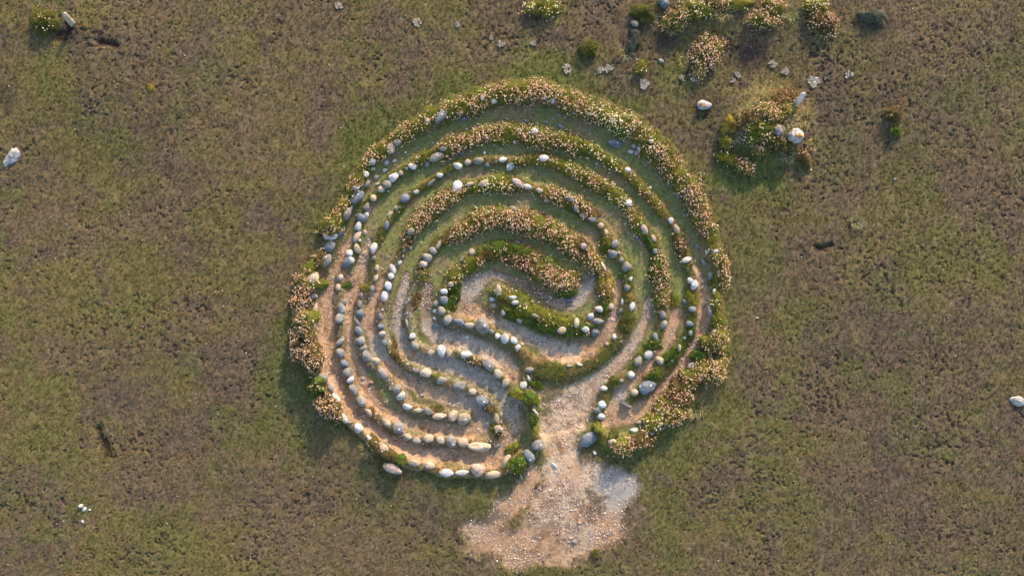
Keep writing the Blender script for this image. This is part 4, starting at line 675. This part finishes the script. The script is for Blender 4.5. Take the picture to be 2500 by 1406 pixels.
# ------------------------------------------------------------------ thrift: cushions with papery flower heads
G1 = lin((128, 134, 54)); G2 = lin((170, 154, 66)); G3 = lin((88, 112, 44)); DRY = lin((168, 138, 94)); ORG = lin((146, 118, 70))
FOL = {'g': (G1, G3, .15), 'y': (G2, G1, .25), 'p': (lin((164, 146, 66)), G1, .5), 'b': (DRY, lin((104, 92, 52)), .6), 'o': (ORG, G2, .3), 'm': (lin((132, 128, 58)), lin((92, 100, 48)), .35), 's': (lin((146, 152, 132)), lin((92, 98, 84)), .3)}
PINK = np.array([lin((228, 190, 154)), lin((220, 178, 138)), lin((196, 148, 120)), lin((236, 208, 174)), lin((166, 126, 94)), lin((150, 116, 84))])
YEL = np.array([lin((240, 228, 180)), lin((228, 206, 160)), lin((234, 216, 190)), lin((206, 178, 120))])
def clump(px, py, a, b, an, dens, kind, h=None, long=1.0, name='thrift_clump', seed=0, stems=True):
    r_ = np.random.default_rng(4000 + seed)
    A, B = a / PPM, b / PPM; ang = R(an); ca, sa = math.cos(ang), math.sin(ang)
    tall = h is None and (nearest_bank(px, py) == 0) and (px < 840 or py > 800)
    H = h if h is not None else ((min(.24, .09 + .80 * B) if px < 840 and py > 760 else min(.16, .05 + .55 * B)) if tall else min(.065, .018 + .24 * B))
    x0, y0 = W(px, py, H + .05)
    root = link(name, None, loc=(x0, y0, gz(x0, y0)))
    f1, f2, dry = FOL[kind]
    lob = r_.uniform(0, 6.28, 4)
    def rim(u): return 1 + .15 * np.sin(2 * u + lob[0]) + .13 * np.sin(3 * u + lob[1]) + .11 * np.sin(5 * u + lob[2]) + .09 * np.sin(9 * u + lob[3])
    def place(rho, u):
        q = rho * rim(u); lx, ly = A * q * np.cos(u), B * q * np.sin(u)
        X = lx * ca - ly * sa; Y = lx * sa + ly * ca
        zz = H * np.sqrt(np.clip(1 - np.clip(rho, 0, 1) ** 2.2, 0, 1)) * (0.78 + .42 * vnoise(X + x0, Y + y0, 16, 5)) 
        return X, Y, zz + samp(HH, X + x0, Y + y0) - gz(x0, y0)
    # leafy cushion
    nr, nu = 9, 30
    rho = np.linspace(0.02, 1.0, nr)[:, None] * np.ones((1, nu)); u = np.linspace(0, 2 * math.pi, nu, endpoint=False)[None] * np.ones((nr, 1))
    X, Y, Z_ = place(rho.ravel(), u.ravel()); Z_ = Z_ - .008
    V0 = np.stack([X, Y, Z_], 1); i0 = (np.arange(nr - 1)[:, None] * nu + np.arange(nu)[None]).ravel(); i1 = (np.arange(nr - 1)[:, None] * nu + (np.arange(nu)[None] + 1) % nu).ravel()
    F0 = np.concatenate([np.stack([i0, i0 + nu, i1 + nu], 1), np.stack([i0, i1 + nu, i1], 1), np.array([[0, j, j + 1] for j in range(1, nu - 1)])])
    C0 = np.tile(f2 * .8, (len(V0), 1))
    area = math.pi * A * B; nb = int(np.clip(area * 26000, 150, 5200) * (1.0 if kind != 's' else .6))
    rho = r_.uniform(0, 1, nb) ** .55; u = r_.uniform(0, 2 * math.pi, nb); X, Y, Z_ = place(rho, u)
    e = 1.35 - 1.05 * rho + r_.uniform(-.35, .35, nb); aa = u + ang + r_.uniform(-.9, .9, nb)
    D = np.stack([np.cos(aa) * np.cos(e), np.sin(aa) * np.cos(e), np.sin(e)], 1)
    patch = smooth(.35, .65, vnoise(X + x0, Y + y0, 14, 8))
    cb = mixc(f1 + np.zeros((nb, 3)), f2, patch); isd = r_.uniform(0, 1, nb) < dry * .6; cb[isd] = DRY
    cb = cb * r_.uniform(.65, 1.4, nb)[:, None]
    lf = r_.uniform(.010, .026, nb) * long * (1 + 1.3 * (r_.uniform(0, 1, nb) > .93))
    v, f, cl = blades(np.stack([X, Y, Z_ - .006], 1), D, lf, r_.uniform(.003, .006, nb), cb)
    link('foliage', mesh_from('foliage', np.concatenate([V0, v]), np.concatenate([F0, f + len(V0)]), np.concatenate([C0, cl]), False, M_PLANT), parent=root)
    # flower heads on thin stems
    nf = int(area * 3500 * dens)
    if nf > 3:
        rho = r_.uniform(0, 1.0, nf) ** .6 * 1.12; u = r_.uniform(0, 2 * math.pi, nf); X, Y, Z_ = place(rho, u); Z_ = Z_ + 0.0
        keep = (fbm(X + x0, Y + y0, 7, 77, 5, .8) > (.62 - .25 * dens)); X, Y, Z_, rho, u = X[keep], Y[keep], Z_[keep], rho[keep], u[keep]; nf = len(X)
    if nf > 3:
        e = 1.45 - .75 * rho + r_.uniform(-.3, .3, nf); aa = u + ang + r_.uniform(-.7, .7, nf)
        D = np.stack([np.cos(aa) * np.cos(e), np.sin(aa) * np.cos(e), np.sin(e)], 1); Ls = r_.uniform(.018, .050, nf)
        T = np.stack([X, Y, Z_], 1) + D * Ls[:, None]
        pal = YEL if kind == 'y' and r_.uniform() < .7 else PINK
        cf = pal[r_.integers(0, len(pal), nf)] * r_.uniform(.75, 1.08, nf)[:, None] * 1.10
        rad = .0042 + .0068 * r_.uniform(0, 1, nf)
        v, f, cl = blobs(T, rad, .8, cf, .22)
        sv, sf, sc = blades(np.stack([X, Y, Z_ - .01], 1), D, Ls + .01, np.full(nf, .0028), np.tile(lin((130, 112, 70)), (nf, 1)))
        ob = link('flower_heads', mesh_from('flower_heads', np.concatenate([v, sv]), np.concatenate([f, sf + len(v)]), np.concatenate([cl, sc]), False, M_PETAL), parent=root)
        ob['kind'] = 'stuff'
    return root

def tuft(px, py, rad, hgt, nbl, cols, name, label, cat, an=None, seed=0, spread=.9, group=None):
    """a tussock of long narrow arching leaves"""
    r_ = np.random.default_rng(7000 + seed); x0, y0 = W(px, py, hgt * .5); root = link(name, None, loc=(x0, y0, gz(x0, y0)))
    vs, fs, cs = [], [], []; off = 0; Rm = rad / PPM
    for k in range(nbl):
        a = r_.uniform(0, 6.283); d0 = Rm * .60 * r_.uniform(0, 1) ** .5; bx, by = d0 * math.cos(a), d0 * math.sin(a)
        a2 = a + r_.normal() * .9; L = r_.uniform(.2, .85); w_ = r_.uniform(.0018, .004); c_ = cols[r_.integers(0, len(cols))] * r_.uniform(.7, 1.3)
        px_, py_ = -math.sin(a2), math.cos(a2)
        for j, t in enumerate((0, .35, .7, 1.0)):
            hx = bx + math.cos(a2) * Rm * L * spread * t ** 1.3; hy = by + math.sin(a2) * Rm * L * spread * t ** 1.3; hz = hgt * L * (1.6 * t - .95 * t * t)
            ww = w_ * (1 - .85 * t); vs += [(hx - px_ * ww, hy - py_ * ww, hz), (hx + px_ * ww, hy + py_ * ww, hz + .001)]; cs += [c_, c_]
        for j in range(3): fs.append([off + 2 * j, off + 2 * j + 1, off + 2 * j + 3, off + 2 * j + 2])
        off += 8
    link('blades', mesh_from('blades', np.array(vs), np.array(fs), np.array(cs), False, M_PLANT), parent=root)
    tag(root, label, cat, group); return root

LOOK = {'m': 'olive green', 'p': 'pinkish', 'y': 'yellowish', 'g': 'green', 'b': 'dry brown', 'o': 'orange-tinged', 's': 'silvery'}
def clook(a, b, d, k):
    s = math.sqrt(a * b)
    sz = 'small' if s < 17 else ('large' if s > 28 else 'medium')
    fl = 'densely flowering' if d >= .8 else 'flowering' if d >= .45 else 'sparsely flowering' if d >= .15 else 'leafy'
    return '%s %s %s thrift' % (sz, LOOK[k], fl)
ci = []
for c_ in CL:
    ci.append(dict(c=c_, label='%s, %s, %s' % (clook(c_[2], c_[3], c_[5], c_[6]), BANK_NAMES[nearest_bank(c_[0], c_[1])], clockname(c_[0], c_[1]))))
def cdup():
    c_ = Counter(q['label'] for q in ci); return {k for k, v_ in c_.items() if v_ > 1}
for i, q in enumerate(ci):
    if q['label'] in cdup():
        best = min(info, key=lambda t: math.hypot(t['s'][0] - q['c'][0], t['s'][1] - q['c'][1]))
        q['new'] = q['label'] + ', by ' + ' '.join(best['look'].split()[:-1]) + ' stone'
for q in ci: q['label'] = q.get('new', q['label'])
for lab in cdup():
    idx = sorted([i for i, q in enumerate(ci) if q['label'] == lab], key=lambda i: math.atan2(ci[i]['c'][0] - CENTRE[0], CENTRE[1] - ci[i]['c'][1]) % 6.2832)
    for k_, i in enumerate(idx): ci[i]['label'] = lab.split(', by')[0] + ', ' + ORD[k_] + ' clockwise of its like'
for i, q in enumerate(ci):
    c_ = q['c']; root = clump(*c_, seed=i); tag(root, trim(q['label']), 'thrift', 'thrift cushions on the labyrinth banks')

OUTC = [ # plants away from the labyrinth
 (1660, 38, 36, 26, 35, .85, 'p', 'flowering thrift mound at the top edge beside the bluish rock'), (1700, 20, 34, 26, 0, .7, 'y', 'yellowish thrift mound at the top edge, right of the bluish rock'),
 (1730, 130, 48, 34, 78, 1.3, 'p', 'tall round flowering thrift mound standing alone above the labyrinth'), (1866, 47, 36, 18, 0, 1.2, 'p', 'oval pink thrift cushion, alone below the top edge'),
 (1892, 12, 27, 22, 0, .8, 'p', 'pink thrift tuft touching the top edge above the oval cushion'), (2018, 42, 40, 28, -15, .75, 'b', 'broad dry thrift mound in the top row, trailing long leaves'),
 (2000, 10, 36, 20, 0, .5, 'y', 'yellow-green thrift at the top edge behind the broad dry mound'), (1328, 12, 40, 22, 0, .6, 'y', 'yellow-green flowering thrift at the top edge, above the labyrinth'),
 (1745, 8, 40, 14, 0, .6, 'b', 'low dry thrift along the top edge between two mounds'), (1805, 8, 34, 14, 0, .3, 'y', 'narrow greenish thrift along the top edge'),
 (1440, 114, 21, 23, 0, .03, 'm', 'round green flowerless bush on its own above the labyrinth'), (1568, 160, 15, 17, 0, .5, 'y', 'small yellow flowering tuft above a ragged lichen patch'),
 (1573, 25, 28, 24, 0, .05, 'm', 'green leafy cushion left of the bluish rock'), (95, 46, 36, 30, 0, .25, 'm', 'straggling green bush with few flowers, top left corner'),
 (1872, 276, 30, 22, 0, 1.2, 'p', 'pink flowering crown of the outcrop mound'), (1828, 292, 34, 22, 30, .35, 'b', 'dry grassy left shoulder of the outcrop mound'),
 (1850, 320, 40, 28, 0, .6, 'y', 'yellow flowered middle of the outcrop mound'), (1878, 345, 32, 22, 0, .45, 'm', 'green flowered foot of the outcrop mound'),
 (1783, 305, 20, 20, 0, .2, 'o', 'orange-tinged tuft at the left side of the outcrop'), (1775, 345, 15, 15, 0, .4, 'y', 'small yellow tuft under the orange-tinged one'),
 (1785, 385, 26, 14, -20, .5, 'y', 'left half of the flower bed below the outcrop'), (1822, 402, 26, 18, -30, .9, 'p', 'pink right half of the flower bed below the outcrop'),
 (1853, 368, 11, 13, 0, .8, 'p', 'tiny pink tuft hanging from the outcrop foot'), (1920, 232, 30, 20, 20, .45, 'b', 'dry flowering plant behind the leaning upright stone'),
 (1920, 268, 26, 26, 60, .5, 'y', 'green flowering plant left of the leaning upright stone'), (1912, 355, 26, 18, 0, .15, 'm', 'dark leafy plant between outcrop and orange-spotted boulder'),
 (1970, 380, 24, 14, -50, .35, 'b', 'dry trailing plant below the orange-spotted boulder'), (1552, 92, 26, 16, 80, .05, 's', 'silvery grey shrub running down beside the small cream rock'),
 (2192, 275, 17, 22, 80, .15, 'b', 'upper half of the long dry plant alone on the right heath'), (2194, 318, 9, 16, 80, .2, 'g', 'lower half of the long dry plant alone on the right heath'),
 (363, 212, 10, 9, 0, 0, 'o', 'tiny ochre moss ball alone on the left heath'), (1456, 1356, 10, 12, 0, 0, 'm', 'small green cushion below the entrance gravel'),
 (2140, 35, 34, 20, -20, 0, 's', 'grey-green leafless heather bush in the upper right corner area')]
for i, c_ in enumerate(OUTC):
    if 1740 < c_[0] < 2000 and 200 < c_[1] < 420: hh_ = .105
    elif c_[3] < 13: hh_ = .03
    else: hh_ = min(.20, .04 + .50 * c_[3] / PPM)
    cat = 'moss' if 'moss' in c_[7] else 'bush' if 'bush' in c_[7] or 'shrub' in c_[7] else 'thrift' if 'thrift' in c_[7] or 'flower' in c_[7] else 'plant'
    root = clump(*c_[:7], h=hh_, long=1.25, name={'moss': 'moss_cushion', 'bush': 'bush', 'thrift': 'thrift_clump', 'plant': 'heath_plant'}[cat], seed=600 + i)
    tag(root, c_[7], cat)
STR = [lin((196, 174, 120)), lin((168, 150, 88)), lin((124, 124, 64)), lin((210, 190, 144))]
PAL = [lin((188, 180, 140)), lin((138, 138, 92)), lin((166, 154, 108))]
for i, (px, py, rad, hg, nb_, cols, lab) in enumerate([
 (2097, 540, 24, .12, 120, PAL, 'spiky pale grey-green tussock alone on the right heath'), (1868, 248, 30, .15, 150, STR, 'straw tussock with arching blades at the outcrop top'),
 (1965, 288, 36, .13, 200, STR, 'straw coloured tussock spreading right of the leaning upright stone'), (1822, 285, 36, .12, 180, STR, 'straw tussock on the left of the outcrop'),
 (1925, 375, 34, .12, 140, PAL, 'pale tussock below the orange-spotted boulder'), (2012, 66, 34, .12, 160, PAL, 'pale arching tussock under the broad dry thrift mound'),
 (1700, 995, 34, .10, 200, STR, 'straw tussock on the outermost bank at four to five o\'clock'), (900, 1098, 26, .07, 130, STR, 'dry grass tussock outside the outermost bank at seven o\'clock'),
 (1640, 62, 30, .12, 130, STR, 'straw tussock in front of the flowering mound beside the bluish rock'), (1765, 30, 34, .12, 150, STR, 'straw tussock near the top edge right of two flowering mounds'),
 (1930, 30, 28, .11, 110, PAL, 'pale tussock near the top edge between pink tuft and broad dry mound'), (1850, 350, 30, .12, 130, STR, 'straw tussock over the lower outcrop flowers'),
 (1905, 300, 34, .14, 150, STR, 'straw tussock around the half hidden grey boulder'), (1790, 330, 26, .10, 100, PAL, 'pale tussock at the dark left foot of the outcrop'),
 (1590, 45, 24, .10, 90, PAL, 'pale tussock above the silvery shrub'), (1530, 130, 22, .09, 80, PAL, 'grey tussock beside the lower end of the silvery shrub'),
 (1670, 150, 20, .08, 70, STR, 'thin straw tussock left of the tall flowering mound'), (1990, 350, 26, .10, 90, STR, 'straw tussock right of the orange-spotted boulder'),
 (2190, 300, 22, .10, 90, STR, 'sparse straw tussock on the long dry plant of the right heath'), (738, 850, 26, .08, 110, STR, 'dry tussock among the thrift at half past eight')]):
    tuft(px, py, rad, hg, nb_, cols, 'grass_tussock', lab, 'grass tussock', seed=i)
